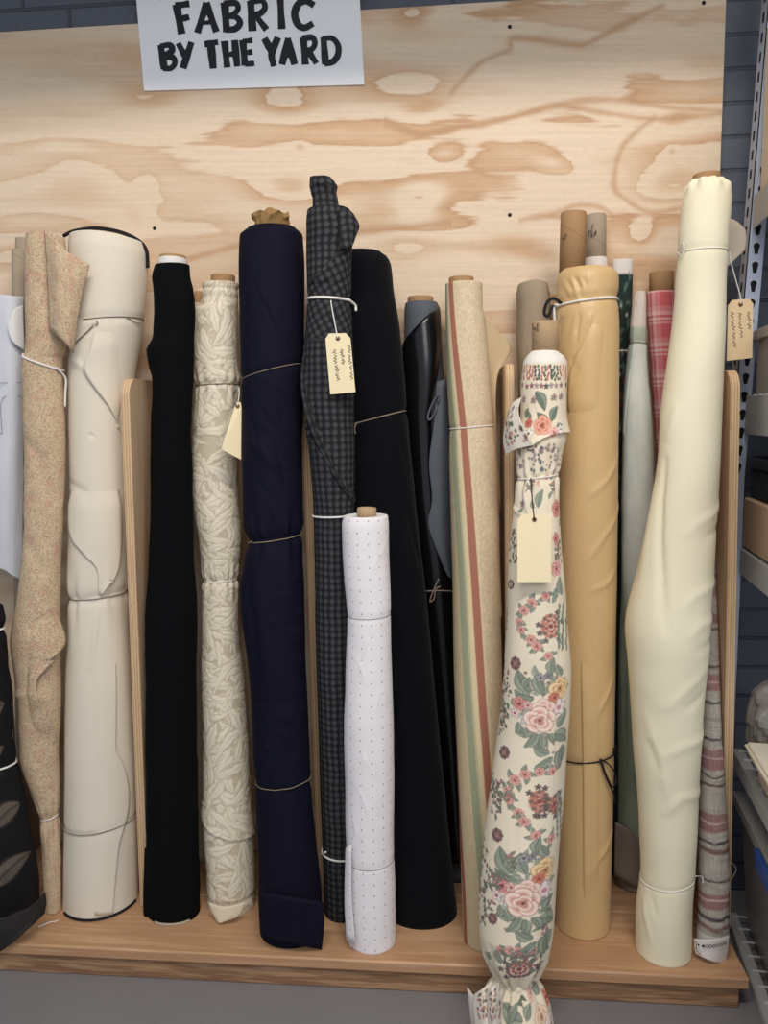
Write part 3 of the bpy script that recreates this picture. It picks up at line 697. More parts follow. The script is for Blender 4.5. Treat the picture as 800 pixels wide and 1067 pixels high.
# ---- far left: speckled floral roll
def roll_speckled():
    R = Roll([(240, 26, 69), (275, 25, 72), (330, 25, 73), (368, 24, 72), (374, 21, 69), (420, 22, 69), (480, 24, 69), (560, 23, 67), (620, 17, 66), (667, 10, 66), (700, 13, 65), (722, 15, 65),
              (790, 19, 64), (830, 33, 64), (852, 40, 63), (900, 43, 64), (None, 45, 65)], -0.150, -0.252, ds=0.85, nth=170, nz=420, top=(0.0, -0.008), shrink=.94)
    R.lumps(0.004, 16, 9, 2).edge([(27, 372), (50, 380), (68, 386)], 0.004, 0.03, -1)
    R.crease([(26, 455), (40, 475), (60, 510), (69, 522)], -0.005, 0.012); R.crease([(26, 560), (40, 585), (45, 600)], -0.003, 0.012)
    R.crease([(14, 725), (30, 722), (58, 728)], 0.004, 0.01); R.crease([(30, 660), (45, 640)], -0.003, 0.01); R.pinch((40, 853), (63, 850), 0.004, 0.012); R.gather((40, 853), (63, 850), .0015, .05, 8)
    t = roll_thing('tan roll of tiny speckled flower print cloth at the far left, tied with white string', R)
    m = NT('speckled_flower_print'); v = m.coord('UV'); 
    vor = m.n('ShaderNodeTexVoronoi', {'Vector': v, 'Scale': 400.0, 'Randomness': 1.0}); n1 = m.noise(v, 330, 3, .7); n2 = m.noise(v, 26, 3)
    hue = m.n('ShaderNodeSeparateColor', {0: vor.outputs['Color']}); 
    dotc = m.ramp(hue.outputs[0], [(0.0, (168, 122, 108)), (0.22, (136, 130, 110)), (0.45, (190, 166, 138)), (0.75, (224, 204, 176)), (0.9, (146, 136, 128))], 'CONSTANT')
    mask = m.math('MULTIPLY', m.math('GREATER_THAN', n1, 0.48), m.math('LESS_THAN', vor.outputs['Distance'], 0.55))
    g = m.mix(m.math('MULTIPLY', m.math('GREATER_THAN', m.noise(v, 34, 3), .56), .45), m.mix(n2, rgba((192, 168, 136)), rgba((220, 197, 164))), rgba((198, 150, 130))); m.bump(n1, .4, .0006)
    M = m.base(m.mix(m.math('MULTIPLY', mask, .8), g, dotc), 0.9, .1)
    R.build('fabric', M, t); R.overlay([(30, 628), (22, 668), (24, 690), (26, 706), (26, 726), (28, 752), (40, 780)], [(66, 632), (62, 672), (50, 690), (39, 706), (40, 726), (51, 752), (60, 780)], 0, .013, M, t, 'loose_fold', free='R')
    sheet('turned_corner', [[(46, 240.5, -0.197), (58, 250, -0.214), (70, 262, -0.214), (82, 270, -0.207), (93.5, 276, -0.197)], [(48, 262, -0.205), (58, 270, -0.220), (70, 280, -0.220), (80, 290, -0.214), (88, 297, -0.200)],
           [(50, 300, -0.207), (60, 305, -0.222), (69, 312, -0.222), (77, 318, -0.214), (82, 324, -0.204)], [(52, 345, -0.208), (60, 350, -0.224), (67, 356, -0.223), (72, 362, -0.217), (76, 368, -0.204)]], M, t, .002, 7)
    R.tie((25, 371), (71, 386), .0022, M_STRING, t, knot=[[(62, 384, .003), (66, 394, .004), (69, 410, .004), (71, 424, .002)]], label='white string')
    R.tie((40, 853), (63, 849), .0013, M_STRING, t, label='white string')
    MB().tube(curve_pts(np.array([atz(40, 966, ZP+.002), atz(52, 961, ZP+.002), atz(58, 960, ZP+.002), atz(61, 958.5, ZP+.002)]), 6), .0012, 6).build('string_end', M_STRING, t, smooth=True, label='loose white string end')
roll_speckled()

# ---- wide cream roll
def roll_cream():
    R = Roll([(240, 72, 152), (256, 71, 155.5), (330, 71.5, 153), (400, 70.5, 142), (520, 72, 139), (600, 69, 137), (625, 70, 135), (700, 68, 140), (850, 66, 146), (None, 65.5, 147)], -0.088, -0.205, nth=230, nz=620, top=(0.004, -0.010), shrink=.975)
    R.lumps(0.002, 9, 5, 5)
    R.crease([(75, 359), (88, 346), (101, 337)], -0.004, 0.006); R.crease([(74, 372), (90, 385)], .003, .008)
    R.crease([(72, 500), (88, 512), (99, 530)], -.0025, .008)
    R.pinch((70, 624), (134, 617), .004, .012); R.gather((70, 624), (134, 617), .002, .05, 7, 3); R.crease([(103, 624), (99, 660), (94, 700)], .003, .006); R.crease([(92, 452), (100, 456)], -.002, .004)
    R.pinch((64, 852), (146, 849), .002, .005); R.pinch((77, 333), (150, 333), .0025, .01)
    t = roll_thing('extra wide cream canvas roll with a black rim, left of the first divider', R)
    M = cloth('cream_canvas', (228, 218, 201), .9, 1500, .035, .0002); R.build('fabric', M, t)
    R.overlay([(100, 338), (97, 352), (95, 366), (89, 384), (98, 402), (112, 422), (124, 446)], [(139, 337), (139, 352), (139, 366), (138, 384), (137, 402), (135, 422), (130, 446)], .006, 0, M, t, free='LB')
    R.overlay([(74, 329), (73, 344), (74, 359)], [(100, 337), (90, 347), (77, 360)], 0, .005, M, t, free='TRB')
    R.overlay([(74, 500), (74, 553), (87, 575), (101, 592), (103, 619)], [(131, 500), (131, 560), (127, 598), (113, 608), (105.5, 620)], .004, .006, M, t, free='LRB')
    R.overlay([(92, 660), (92, 790), (92, 850), (92, 885), (92, 953)], [(129, 660), (131, 790), (130, 850), (123, 885), (117, 952)], 0, .0022, M, t, nr=60, free='RB')
    rim = curve_pts(np.array([at(x, y, -.088) for x, y in ((66, 246), (75, 241.5), (90, 238.5), (104, 238), (122, 241), (137, 246.5), (148, 254), (153, 263), (154, 279))]), 8)
    MB().tube(rim, .0040, 8).build('black_rim', plain('black_rim_cloth', (26, 26, 30), .8, .1, 80), t, smooth=True, label='black rim at the top of the roll')
    th = np.linspace(-.75, 1.5, 40); P = R.surf(th, np.full(40, R.z0+.002), .0008); P[:, 2] = ZP+.0032
    MB().tube(P, .0028, 6).build('black_rim', plain('black_rim_foot', (26, 26, 30), .8, .1, 80), t, smooth=True, label='black rim under the foot of the roll')
    R.tie((77, 335), (150, 332), .0011, M_THREAD, t, knot=[[(101, 334, .001), (102, 337, .003), (100, 339, .002)], [(141, 333, .001), (146, 338, .003), (149, 336, .002)]])
    R.tie((70, 624), (134, 617), .0011, M_THREAD, t); R.tie((64, 852), (146, 849), .0011, M_THREAD, t, off=.0035)
roll_cream()

# ---- grey cardboard tubes behind the speckled roll
def tube_thing(label, px, py, low, half, Y, mat, Yb):
    t = thing('cardboard_tube', label, 'cardboard tube', at(px[1], low, Yb), 'bare tubes at the far left')
    a = at(px[0], py, Y); b = at(px[1], low, Yb); 
    core(px, py, low, half, Y, mat, t, Yl=Yb, name='tube_wall')
    # the rest down to the platform
    return t
def foot_py(px, Y):
    y = 920.0
    for _ in range(5): y = proj((at(px, y, Y)[0], Y, ZP))[1]
    return y
tube_thing('bare grey cardboard tube behind the speckled roll, the taller of two', (25, 33), 247, foot_py(33, -.02), 8, -.0205, M_CARDG, -.02)
tube_thing('bare grey cardboard tube behind the speckled roll, the shorter of two', (20, 24), 259, foot_py(24, -.052), 7, -.066, M_CARDG, -.062)

# ---- black roll with a white core
def roll_black():
    R = Roll([(274, 161, 198), (286, 158, 199), (298, 159, 202), (316, 160, 204), (350, 159, 203), (366, 152, 203), (380, 154, 202), (395, 158, 202), (450, 156, 200), (560, 156, 202), (640, 151, 206), (700, 152, 205), (800, 152, 206), (900, 152, 208), (None, 154, 209)],
             -0.168, -0.238, nth=110, nz=180, ds=.85)
    R.lumps(.0025, 20, 14, 9).lumps(.0006, 60, 40, 4)
    t = roll_thing('black cloth roll with a white core end, right of the first divider', R)
    M = cloth('black_felted_cloth', (14, 15, 17), .95, 1200, .2, .0004, 0, .08); R.build('fabric', M, t, hollow=.62)
    core(180, 264.5, 300, 13.4, -.168, M_CARD, t, label='brown lip of the core', Yl=-.171); core(180, 267.5, 300, 14.2, -.168, plain('white_core_card', (222, 218, 214), .7, .02), t, label='white cardboard core', Yl=-.171)
    sheet('ragged_hem', [[(157, 880, -.255), (153, 882, -.25), (151, 884, -.245)], [(156, 930, -.262), (152, 932, -.256), (149.5, 934, -.25)], [(157, 952, -.266), (153, 955, -.262), (150, 956, -.256)]], M, t, .002, 5)
    MB().tube(R.surf(np.linspace(-.5, .9, 14), np.full(14, R.z0+.002), .001), .003, 6).build('selvedge', plain('pale_selvedge', (176, 160, 140), .8, .1), t, smooth=True, label='pale selvedge at the foot')
roll_black()

# ---- pale roll hidden between the black roll and the brocade
def roll_hidden():
    R = Roll([(316, 201, 214), (500, 201, 216), (700, 199, 218), (None, 199, 220)], -.03, -.04, nth=60, nz=60)
    R.lumps(.002, 20, 9, 3)
    t = roll_thing('narrow cream roll glimpsed between the black roll and the cream brocade roll', R)
    P = Print(R, (206, 186, 150)); P.dot(201.5, 757, 2.0, (40, 34, 32), 3); P.dot(203, 768, 2.0, (40, 34, 32), 1.0); P.dot(204, 795, 3.4, (190, 84, 70), 1.6)
    for y in (640, 690, 850): P.dot(204, y, 4, (190, 166, 128), 1.2, .5)
    R.build('fabric', painted('cream_marked_cloth', .9, .06), t, col=P.lin(), hollow=.6); core(207, 303, 330, 4.5, -.03, M_CARD, t, wall=.002)
roll_hidden()

# ---- cream brocade
def roll_brocade():
    R = Roll([(293, 210, 248), (308, 209, 248), (316, 207, 248), (322, 199, 248), (345, 200, 248), (380, 201, 249), (399, 202, 251), (412, 203, 249), (440, 200, 248), (500, 199, 248), (540, 203, 250), (562, 207, 252), (600, 211, 249), (650, 210, 249), (730, 210, 256), (800, 211, 261), (880, 213, 265), (925, 215, 266), (None, 216, 267)],
             -.092, -.205, nth=220, nz=700, ds=.95, shrink=.97)
    rg = np.random.default_rng(12); H = np.zeros(R.S.shape); P = Print(R, (208, 193, 166))
    n = 0
    while n < 760:
        S0 = rg.uniform(-.09, .09); Z0 = rg.uniform(R.z0, R.z1); L = rg.uniform(.034, .070); W = L*rg.uniform(.28, .46); a = rg.uniform(0, 2*math.pi); bend = rg.uniform(-1.7, 1.7)
        w = P.win(S0, Z0, L*1.1); n += 1
        if w is None: continue
        x = R.S[w]-S0; z = R.Z[w]-Z0; u = (x*math.cos(a)+z*math.sin(a))/L; v = (-x*math.sin(a)+z*math.cos(a))-bend*L*u*u*.7
        uu = np.clip(u, 0, 1); lob = 1+.13*np.sin(uu*20); prof = W/2*np.sin(math.pi*uu**.75)**.8*lob+1e-6; q = np.abs(v)/prof; ins = ((u > 0) & (u < 1) & (q < 1))
        dome = np.sqrt(np.clip(1-q*q, 0, 1))*(.55+.45*np.sin(math.pi*uu))-.5*np.exp(-(q/.14)**2)*np.sin(math.pi*uu)
        H[w] = np.where(ins, .12*H[w]+dome, H[w]*(1-.6*np.exp(-((q-1)/.22)**2)*((u > 0) & (u < 1)))); P.put(w, ins*sstep(.0, .25, dome), np.array((241, 229, 206.))*(.95+.05*np.clip(dome, 0, 1))[..., None]); P.put(w, .75*np.exp(-((q-1.04)/.2)**2)*((u > 0) & (u < 1)), (200, 186, 158)); P.put(w, .5*np.exp(-(q/.16)**2)*((u > 0.05) & (u < .9)), (208, 196, 170))
    R.D += .0013*np.clip(H, 0, 1.2); R.lumps(.003, 14, 9, 7)
    for y, d in ((302, .002), (311, .0015)): R.pinch((208, y), (248, y), d, .004)
    R.pinch((201, 402), (249, 400), .004, .008); R.pinch((210, 604), (249, 603), .004, .009); R.gather((201, 402), (249, 400), .002, .03, 11); R.gather((210, 604), (249, 603), .002, .03, 11, 5)
    R.edge([(213, 840), (222, 868), (245, 876), (265, 868)], .005, .03, 1); R.pinch((216, 930), (266, 930), .003, .006); R.pinch((217, 945), (266, 945), .002, .004)
    t = roll_thing('cream embossed brocade roll with leaf scrolls and a brown core', R)
    M = painted('brocade_satin', .55, .05, .0003, 700, .35); R.build('fabric', M, t, col=P.lin(.95), hollow=.55); core(232.5, 285, 312, 12.3, -.095, M_CARD, t)
    R.tie((201, 402), (249, 400), .0011, M_TWINE, t); R.tie((210, 604), (249, 603), .0011, M_STRING, t)
    M2 = cloth('brocade_back', (226, 212, 186), .8, 1400, .05)
    sheet('hanging_corner', [[(217, 940, -.262), (228, 944, -.272), (240, 944, -.274), (256, 940, -.268)], [(222, 952, -.268), (228, 956, -.276), (238, 955, -.277), (252, 950, -.270)], [(226, 960, -.271), (229, 962, -.277), (234, 960, -.278), (246, 956, -.273)]], M2, t, .002, 5)
roll_brocade()

# ---- navy roll
def roll_navy():
    R = Roll([(233, 257, 309), (239, 249, 316), (280, 248, 318), (390, 250, 317), (440, 251, 316), (500, 251, 316), (545, 252, 316), (563, 257, 315), (585, 253, 316), (620, 250, 318), (700, 258, 321), (730, 260, 322), (815, 264, 324), (890, 268, 332), (940, 269, 337), (None, 271, 338)], -.14, -.282, nth=140, nz=260, ds=.9, shrink=.975)
    R.lumps(.003, 10, 6, 8); rg = np.random.default_rng(4)
    for k in range(26):
        x = rg.uniform(256, 300); y = rg.uniform(400, 545); R.crease([(x, y), (x+rg.uniform(8, 20), y+rg.uniform(14, 34))], rg.uniform(.0015, .0035)*rg.choice([-1, 1]), .005)
    for k in range(30):
        x = rg.uniform(262, 312); y = rg.uniform(585, 800); R.crease([(x, y), (x+rg.uniform(6, 18), y+rg.uniform(-8, 12))], rg.uniform(.0015, .003)*rg.choice([-1, 1]), .0045)
    R.crease([(270, 575), (272, 640), (280, 720)], .004, .01); R.crease([(262, 570), (263, 650), (268, 730)], -.003, .01)
    R.pinch((250, 396), (317, 380), .003, .008); R.pinch((256, 564), (315, 557), .005, .012); R.gather((256, 564), (315, 557), .0025, .05, 9); R.pinch((264, 813), (324, 816), .003, .008); R.gather((264, 813), (324, 816), .0015, .04, 8, 4)
    R.edge([(268, 300), (290, 345), (312, 375)], .002, .05, 1)
    t = roll_thing('navy blue cloth roll with crumpled brown paper in its top, left of the central divider', R)
    M = cloth('navy_cloth', (15, 15, 33), .8, 1500, .12, .0002, .0, .15); R.build('fabric', M, t, hollow=.5)
    pp = at(283, 229, -.14); mb = MB(); rg = np.random.default_rng(2); th = np.linspace(0, 2*math.pi, 30, endpoint=False)
    rows = []
    for k, (f, dz) in enumerate(((.9, -.03), (1, -.006), (1.12, .004), (1.0, .012), (.8, .009), (.55, .012), (.3, .004), (.02, 0.0))):
        rr = .033*f*(1+.16*(vnoise(th*3, np.full(30, k*.9), 3)-.5)*2); rows.append(np.stack([pp[0]+rr*np.sin(th), pp[1]-rr*np.cos(th), pp[2]+dz+.009*(vnoise(th*4, np.full(30, k*1.7), 8)-.5)], -1))
    mb.add(np.concatenate(rows), [grid_faces(len(rows), 30, wrap_c=True)]); mb.build('crumpled_paper', plain('brown_kraft_paper', (150, 118, 74), .8, .15, 60), t, smooth=False, label='crumpled brown paper')
    R.tie((252, 394), (318, 379), .0009, M_TWINE, t); R.tie((256, 564), (315, 557), .0011, M_TWINE, t, knot=[[(256, 563, .001), (258, 566, .003), (262, 564, .001)]]); R.tie((264, 813), (312, 818), .0009, M_TWINE, t)
    sheet('hem', [[(272, 930, -.338), (290, 932, -.346), (312, 936, -.346), (337, 940, -.33)], [(272, 960, -.343), (290, 963, -.350), (312, 967, -.350), (337.5, 966, -.334)], [(274, 974, -.346), (290, 981, -.352), (312, 985, -.352), (335, 989, -.338)]], M, t, .002, 6)
roll_navy()

# ---- charcoal houndstooth
def roll_hound():
    R = Roll([(214, 319, 365), (222, 318, 367), (234, 318, 371), (244, 318, 371), (256, 318, 368), (310, 319, 367), (400, 317, 370), (440, 319, 370), (470, 322, 370), (535, 326, 370), (700, 329, 372), (880, 335, 377), (900, 336, 377), (None, 337, 379)], -.205, -.212, nth=120, nz=220, shrink=.97)
    R.edge([(320, 440), (335, 470), (352, 495), (368, 520)], .006, .03, -1); R.crease([(318, 345), (319, 400), (326, 440), (340, 470)], .004, .006)
    R.crease([(322, 420), (336, 455), (345, 470)], -.003, .004); R.pinch((320, 311), (368, 313), .003, .009); R.lumps(.002, 14, 8, 3)
    t = roll_thing('charcoal houndstooth roll right of the central divider, a folded end on top', R)
    m = NT('houndstooth_weave'); v = m.coord('UV'); x = m.n('ShaderNodeSeparateXYZ', {0: v}); k = 1/.0135
    d = m.noise(v, 22, 2); U = m.math('ADD', m.math('MULTIPLY', x.outputs[0], k), m.math('MULTIPLY', d, .5)); W = m.math('ADD', m.math('MULTIPLY', x.outputs[1], k), m.math('MULTIPLY', d, .35))
    tau = 2*math.pi; su = m.math('SINE', m.math('MULTIPLY', U, tau)); sw = m.math('SINE', m.math('MULTIPLY', W, tau))
    ga = m.math('MULTIPLY_ADD', su, .5, .5); gb = m.math('MULTIPLY_ADD', sw, .5, .5); tw = m.math('MULTIPLY_ADD', m.math('SINE', m.math('MULTIPLY', m.math('SUBTRACT', W, U), tau*2)), .5, .5)
    f = m.math('MULTIPLY', m.math('MULTIPLY_ADD', ga, .8, .2), m.math('MULTIPLY_ADD', gb, .7, .3)); f = m.math('ADD', m.math('MULTIPLY', f, .85), m.math('MULTIPLY', tw, .15)); f = m.ramp(f, [(.22, (0, 0, 0, 1)), (.62, (1, 1, 1, 1))])
    n = m.noise(v, 700, 2); m.bump(n, .7, .0008); c = m.mix(f, rgba((31, 31, 34)), rgba((78, 78, 81))); M = m.base(m.mix(m.math('MULTIPLY', n, .5), c, rgba((52, 52, 55))), .95, .08)
    d, sg, _ = R._seg(R.line([(372, 248), (350, 267), (335, 282), (316, 304)])); zl = R.uv(344, 352)[1]; below = (sg < 0) if sg[R.zr.searchsorted(R.uv(344, 300)[1]), 60] < 0 else (sg > 0)
    m_ = below & (R.Z > zl) & (np.abs(R.TH) < 1.9); a_ = -.5; U_ = R.TH*R.r0
    R.UVX = np.stack([np.where(m_, U_*math.cos(a_)-R.Z*math.sin(a_), U_), np.where(m_, U_*math.sin(a_)+R.Z*math.cos(a_), R.Z)], -1)
    R.build('fabric', M, t)
    R.overlay([(366, 253), (350, 267), (335, 282), (320, 300)], [(368, 254), (368.5, 270), (368.5, 286), (368, 303)], .003, .001, M, t, rot=-.5, free='L')
    Pf = curve_pts(np.array([R.at(x, y, .003) for x, y in ((318.5, 372), (319, 395), (322, 420), (330, 450), (340, 475), (352, 500), (364, 522))]), 8); rr = .0065*np.sin(np.linspace(.25, 2.9, len(Pf)))
    V_, F_ = tube_geo(Pf, rr, 12); mk('rolled_fold', V_, F_, M, t, uv=np.stack([np.tile(np.arange(12)*.003, len(Pf)), np.repeat(np.arange(len(Pf))*.004, 12)], -1))
    # narrower folded end standing out of the roll
    E = Roll([(184, 324, 349), (190, 323, 352), (198, 324, 351), (206, 326, 352), (216, 326, 353), (230, 326, 353)], -.205, -.206, nth=70, nz=40, foot=None)
    E.lumps(.003, 30, 25, 6); E.crease([(324, 187), (340, 194), (351, 199)], .003, .004); E.D += .0035*np.sin(E.TH*3+.5)*sstep(.5, 1, (E.Z-E.z0)/(E.z1-E.z0)); E.top = (.004, -.002)
    E.build('folded_end', M, t, hollow=.7)
    R.tie((320, 311), (368, 314), .0026, M_STRING, t, knot=[[(362, 312, .002), (368, 318, .006), (373, 324, .006)]], label='white string')
    R.tie((336, 888), (377, 887), .002, M_STRING, t, knot=[[(341, 887, .002), (336, 891, .004), (333.5, 894, .005)]], label='white string'); R.tie((326, 537), (370, 536), .002, M_STRING, t, label='white string')
    # the cloth corner that sticks out on the right
    sheet('turned_corner', [[(352, 219, -0.245), (362, 218, -0.242), (368, 223, -0.230)], [(353, 234, -0.248), (366, 233, -0.242), (374, 235, -0.225)], [(354, 248, -0.250), (364, 250, -0.244), (371, 245, -0.230)], [(355, 260, -0.251), (362, 258, -0.247), (368, 254, -0.236)]], M, t, .002, 5)
    ink = scrawl(363, 360, 367, 397, 1.9, 24, 1)+scrawl(356, 364, 358, 382, 2.4, 14, 2)+scrawl(348.5, 364, 352, 398, 2.3, 24, 3)
    swing_tag('manila tag with ink notes on the charcoal houndstooth roll', [(338.5, 347.5), (364.5, 347), (370.3, 408.5), (344, 411)], -.264, [(344.5, 313, -.2535), (346.5, 325, -.257), (349, 338, -.261)], ink)
roll_hound()

# ---- short white roll with tiny dots
def roll_white():
    R = Roll([(538, 357, 405), (546, 355, 406), (600, 358, 407), (640, 361, 408), (700, 359, 409), (800, 358, 411), (900, 361, 412), (None, 363, 413)], -.262, -.300, nth=120, nz=170, shrink=.97)
    rg = np.random.default_rng(9); R.lumps(.0022, 14, 8, 4)
    for k in range(16):
        x = rg.uniform(362, 404); y = rg.uniform(650, 870); R.crease([(x, y), (x+rg.uniform(-4, 10), y+rg.uniform(10, 26))], rg.uniform(.0006, .0014), .003)
    R.crease([(404, 560), (392, 585), (384, 600)], .0012, .003); R.pinch((361, 640), (408, 639), .0012, .004); R.pinch((361, 893), (412, 893), .0014, .004); R.edge([(361, 895), (364, 950), (366, 990)], .002, .03, -1)
    t = roll_thing('short white roll with rows of tiny dots, standing in front of the houndstooth', R)
    m = NT('white_dotted_cotton'); v = m.coord('UV'); x = m.n('ShaderNodeSeparateXYZ', {0: v})
    fu = m.math('SUBTRACT', m.math('FRACT', m.math('MULTIPLY', x.outputs[0], 1/.0205)), .5); row = m.math('MULTIPLY', x.outputs[1], 1/.0215); fv = m.math('SUBTRACT', m.math('FRACT', row), .5)
    q = m.math('SQRT', m.math('ADD', m.math('MULTIPLY', fu, fu), m.math('MULTIPLY', m.math('MULTIPLY', fv, fv), .7))); f = m.math('LESS_THAN', q, .062); n = m.noise(v, 60, 4); m.bump(m.noise(v, 300, 3), .4, .0006)
    M = m.base(m.mix(f, m.mix(n, rgba((236, 231, 234)), rgba((246, 243, 246))), rgba((178, 140, 146))), .75, .2); R.build('fabric', M, t, hollow=.42)
    core(382, 529, 545, 10, -.262, M_CARDL, t, label='pale cardboard core'); R.tie((361, 640.5), (408, 639.5), .0006, M_THREAD, t); R.tie((361, 893.5), (412, 894), .0006, M_THREAD, t)
    sheet('free_edge', [[(366, 880, -.335), (362, 882, -.330), (360, 884, -.322)], [(366, 930, -.340), (362, 934, -.335), (359, 938, -.328)], [(370, 985, -.345), (365, 983, -.340), (361, 979, -.333)]], M, t, .0012, 5)
roll_white()

# ---- black velvet behind
def roll_velvet():
    R = Roll([(259, 352, 398), (262, 347, 404), (272, 343, 409), (300, 342, 412), (340, 344, 418), (440, 352, 427), (580, 366, 441), (760, 384, 458), (880, 392, 470), (None, 399, 477)], -.085, -.2, nth=120, nz=180, ds=.85, shrink=.97)
    R.lumps(.004, 9, 5, 12); rg = np.random.default_rng(5)
    for k in range(14):
        x = rg.uniform(385, 430); y = rg.uniform(450, 800); R.crease([(x, y), (x+rg.uniform(4, 16), y+rg.uniform(25, 70))], rg.uniform(-.003, .003), .008)
    R.pinch((370, 440), (427, 429), .004, .01); t = roll_thing('wide black velvet roll behind the short white dotted roll', R)
    R.build('fabric', cloth('black_velvet', (9, 10, 16), .85, 1300, .2, .0002, .05, .1), t); R.tie((370, 441), (427, 428), .0014, M_TWINE, t, knot=[[(371, 440, .001), (370, 446, .004), (371, 452, .003)]])
roll_velvet()

# ---- grey and black vinyl
def roll_vinyl():
    R = Roll([(314, 421, 457), (320, 420, 460), (345, 420, 461), (400, 421, 464), (480, 426, 470), (600, 435, 479), (750, 446, 490), (None, 454, 498)], -.05, -.055, nth=90, nz=90, shrink=.94)
    t = roll_thing('grey backed roll wrapped in glossy black vinyl, left of the striped roll', R)
    MG = plain('grey_vinyl_backing', (88, 92, 100), .75, .06, 40, .3); R.build('backing', MG, t, hollow=.62, label='grey cloth backing'); core(438, 307.5, 325, 13.5, -.05, M_CARD, t)
    mv = NT('glossy_black_vinyl'); MV = mv.base(rgba((16, 16, 18)), .22, .5)
    L = lambda pts: pts
    rows = [[(417.5, 366, -.055), (421, 356, -.088), (432, 342, -.107), (446, 328, -.104), (458, 320, -.072)], [(418, 395, -.055), (423, 392, -.092), (436, 385, -.112), (450, 372, -.108), (459, 356, -.08)],
            [(419, 430, -.055), (425, 428, -.094), (436, 420, -.112), (447, 408, -.112), (456, 388, -.092)], [(421, 470, -.055), (427, 468, -.095), (437, 462, -.112), (445, 450, -.112), (449, 430, -.104)],
            [(427, 530, -.055), (432, 530, -.095), (440, 530, -.112), (448, 528, -.114), (454, 520, -.108)], [(434, 600, -.055), (440, 600, -.097), (449, 600, -.113), (461, 600, -.112), (472, 600, -.09)],
            [(446, 760, -.055), (453, 760, -.098), (463, 760, -.114), (476, 760, -.112), (488, 760, -.085)], [(454, 900, -.055), (462, 900, -.1), (473, 900, -.115), (486, 900, -.112), (496, 900, -.085)]]
    sheet('vinyl_wrap', rows, MV, t, .002, 8, label='glossy black vinyl face')
    sheet('turned_back_flap', [[(455, 398, -.112), (461, 396, -.113), (468, 394, -.092)], [(452, 440, -.118), (460, 440, -.118), (470, 440, -.095)], [(447, 482, -.122), (458, 484, -.12), (472, 486, -.095)], [(450, 520, -.120), (460, 524, -.119), (473, 530, -.093)],
           [(446, 546, -.122), (460, 556, -.12), (474, 562, -.093)], [(456, 576, -.120), (466, 586, -.119), (475, 592, -.093)], [(466, 600, -.118), (470, 603, -.117), (475, 605, -.093)]], MG, t, .002, 6, label='grey backing turned outward')
    th = np.linspace(.3, 2*math.pi-.1, 26); c0 = at(452, 424, -.12); Q = np.array([c0+np.array([.006*math.cos(a)*(1-.3*math.sin(a))+.010*math.sin(a), -.002, .026*math.sin(a)]) for a in th]); mb = MB(); mb.tube(Q, .0022, 6).build('curled_edge', MG, t, smooth=True)
    mb = MB(); mb.tube(curve_pts(np.array([at(444, 616, -.122), at(456, 615.5, -.125), at(470, 616, -.118), at(477, 617, -.10)]), 6), .0012, 6); mb.tube(curve_pts(np.array([at(457, 603, -.126), at(453, 612, -.127), at(449, 622, -.127), at(448, 627, -.126), at(452, 624, -.126), at(454, 614, -.126), at(459, 611, -.126)]), 6), .0013, 6)
    mb.build('tie_string', M_TWINE, t, smooth=True, label='beige twine with a bow')
roll_vinyl()

# ---- striped tan, rust and green
def roll_striped():
    R = Roll([(293, 463, 503), (300, 463, 503), (400, 465, 511), (445, 467, 514), (480, 467, 517), (600, 470, 521), (700, 472, 524), (850, 477, 527), (None, 482, 529)], -.10, -.28, nth=170, nz=420, shrink=.96)
    R.lumps(.0012, 10, 5, 6); R.pinch((467, 447), (514, 443), .002, .006); R.edge([(510, 330), (514, 440), (520, 560), (524, 640)], .003, .03, -1)
    t = roll_thing('tall striped roll in tan, rust and sage green beside the black rolls', R)
    L = R.line([(469.5, 297), (478, 400), (485.5, 480), (495, 610), (503, 740), (511, 850), (517, 930)]); o = np.argsort(L[:, 1]); s0 = np.interp(R.Z, L[o, 1], L[o, 0]); X = (R.S-s0)/MPP
    P = Print(R, (222, 197, 160)); fine = fbm(R.S*900, R.Z*300, 5, 2); P.C *= (.96+.07*sstep(.42, .58, fbm(R.S*420, R.Z*420, 3, 2)))[..., None]
    zz = 1.0*np.sin(R.Z*90)+.6*np.sin(R.Z*210)
    def band(a, b, c): m = (sstep(a-.5, a+.5, X)*(1-sstep(b-.5, b+.5, X)))[..., None]; P.C = P.C*(1-m)+np.array(c, float)*m
    band(-34, -4, (226, 202, 152)); band(-4, 4, (182, 112, 88)); band(4, 6.5, (228, 204, 160)); band(-8.5, -4.2, (232, 208, 160)); band(-19, -9.5, (160, 164, 128)); band(-11, -9, (196, 190, 150)); band(-38, -19, (214, 196, 150))
    w = ((X > -36) & (X < -19.5))[..., None]*(0.5+0.5*np.sin((X+zz*.5)*2.2))[..., None]; P.C = P.C*(1-.55*w)+np.array((186, 152, 120.))*.55*w
    band(-46, -37.5, (172, 98, 76)); band(-62, -46, (222, 196, 150)); P.C *= (.95+.1*fine)[..., None]
    R.build('fabric', painted('striped_damask', .75, .05, .0004, 500, .2), t, col=P.lin(.82), hollow=.62); core(480.5, 287, 305, 13, -.10, M_CARD, t)
    R.tie((467, 447), (514, 443), .0014, M_STRING, t, label='white string')
    m = NT('tan_reverse_cloth'); v = m.coord('UV'); n = m.noise(v, 300, 2); M = m.base(m.mix(n, rgba((198, 174, 138)), rgba((212, 190, 154))), .85, .15)
    sheet('loose_flap', [[(503, 330, -.095), (507, 333, -.092), (511, 337, -.088)], [(506, 352, -.10), (518, 356, -.085), (532, 363, -.07)], [(509, 398, -.118), (514, 398, -.108), (518, 392, -.104)], [(513, 450, -.138), (515, 450, -.13), (517, 452, -.125)], [(518, 530, -.16), (520, 530, -.15), (522, 530, -.14)]], M, t, .0016, 7, label='tan loose corner')
roll_striped()

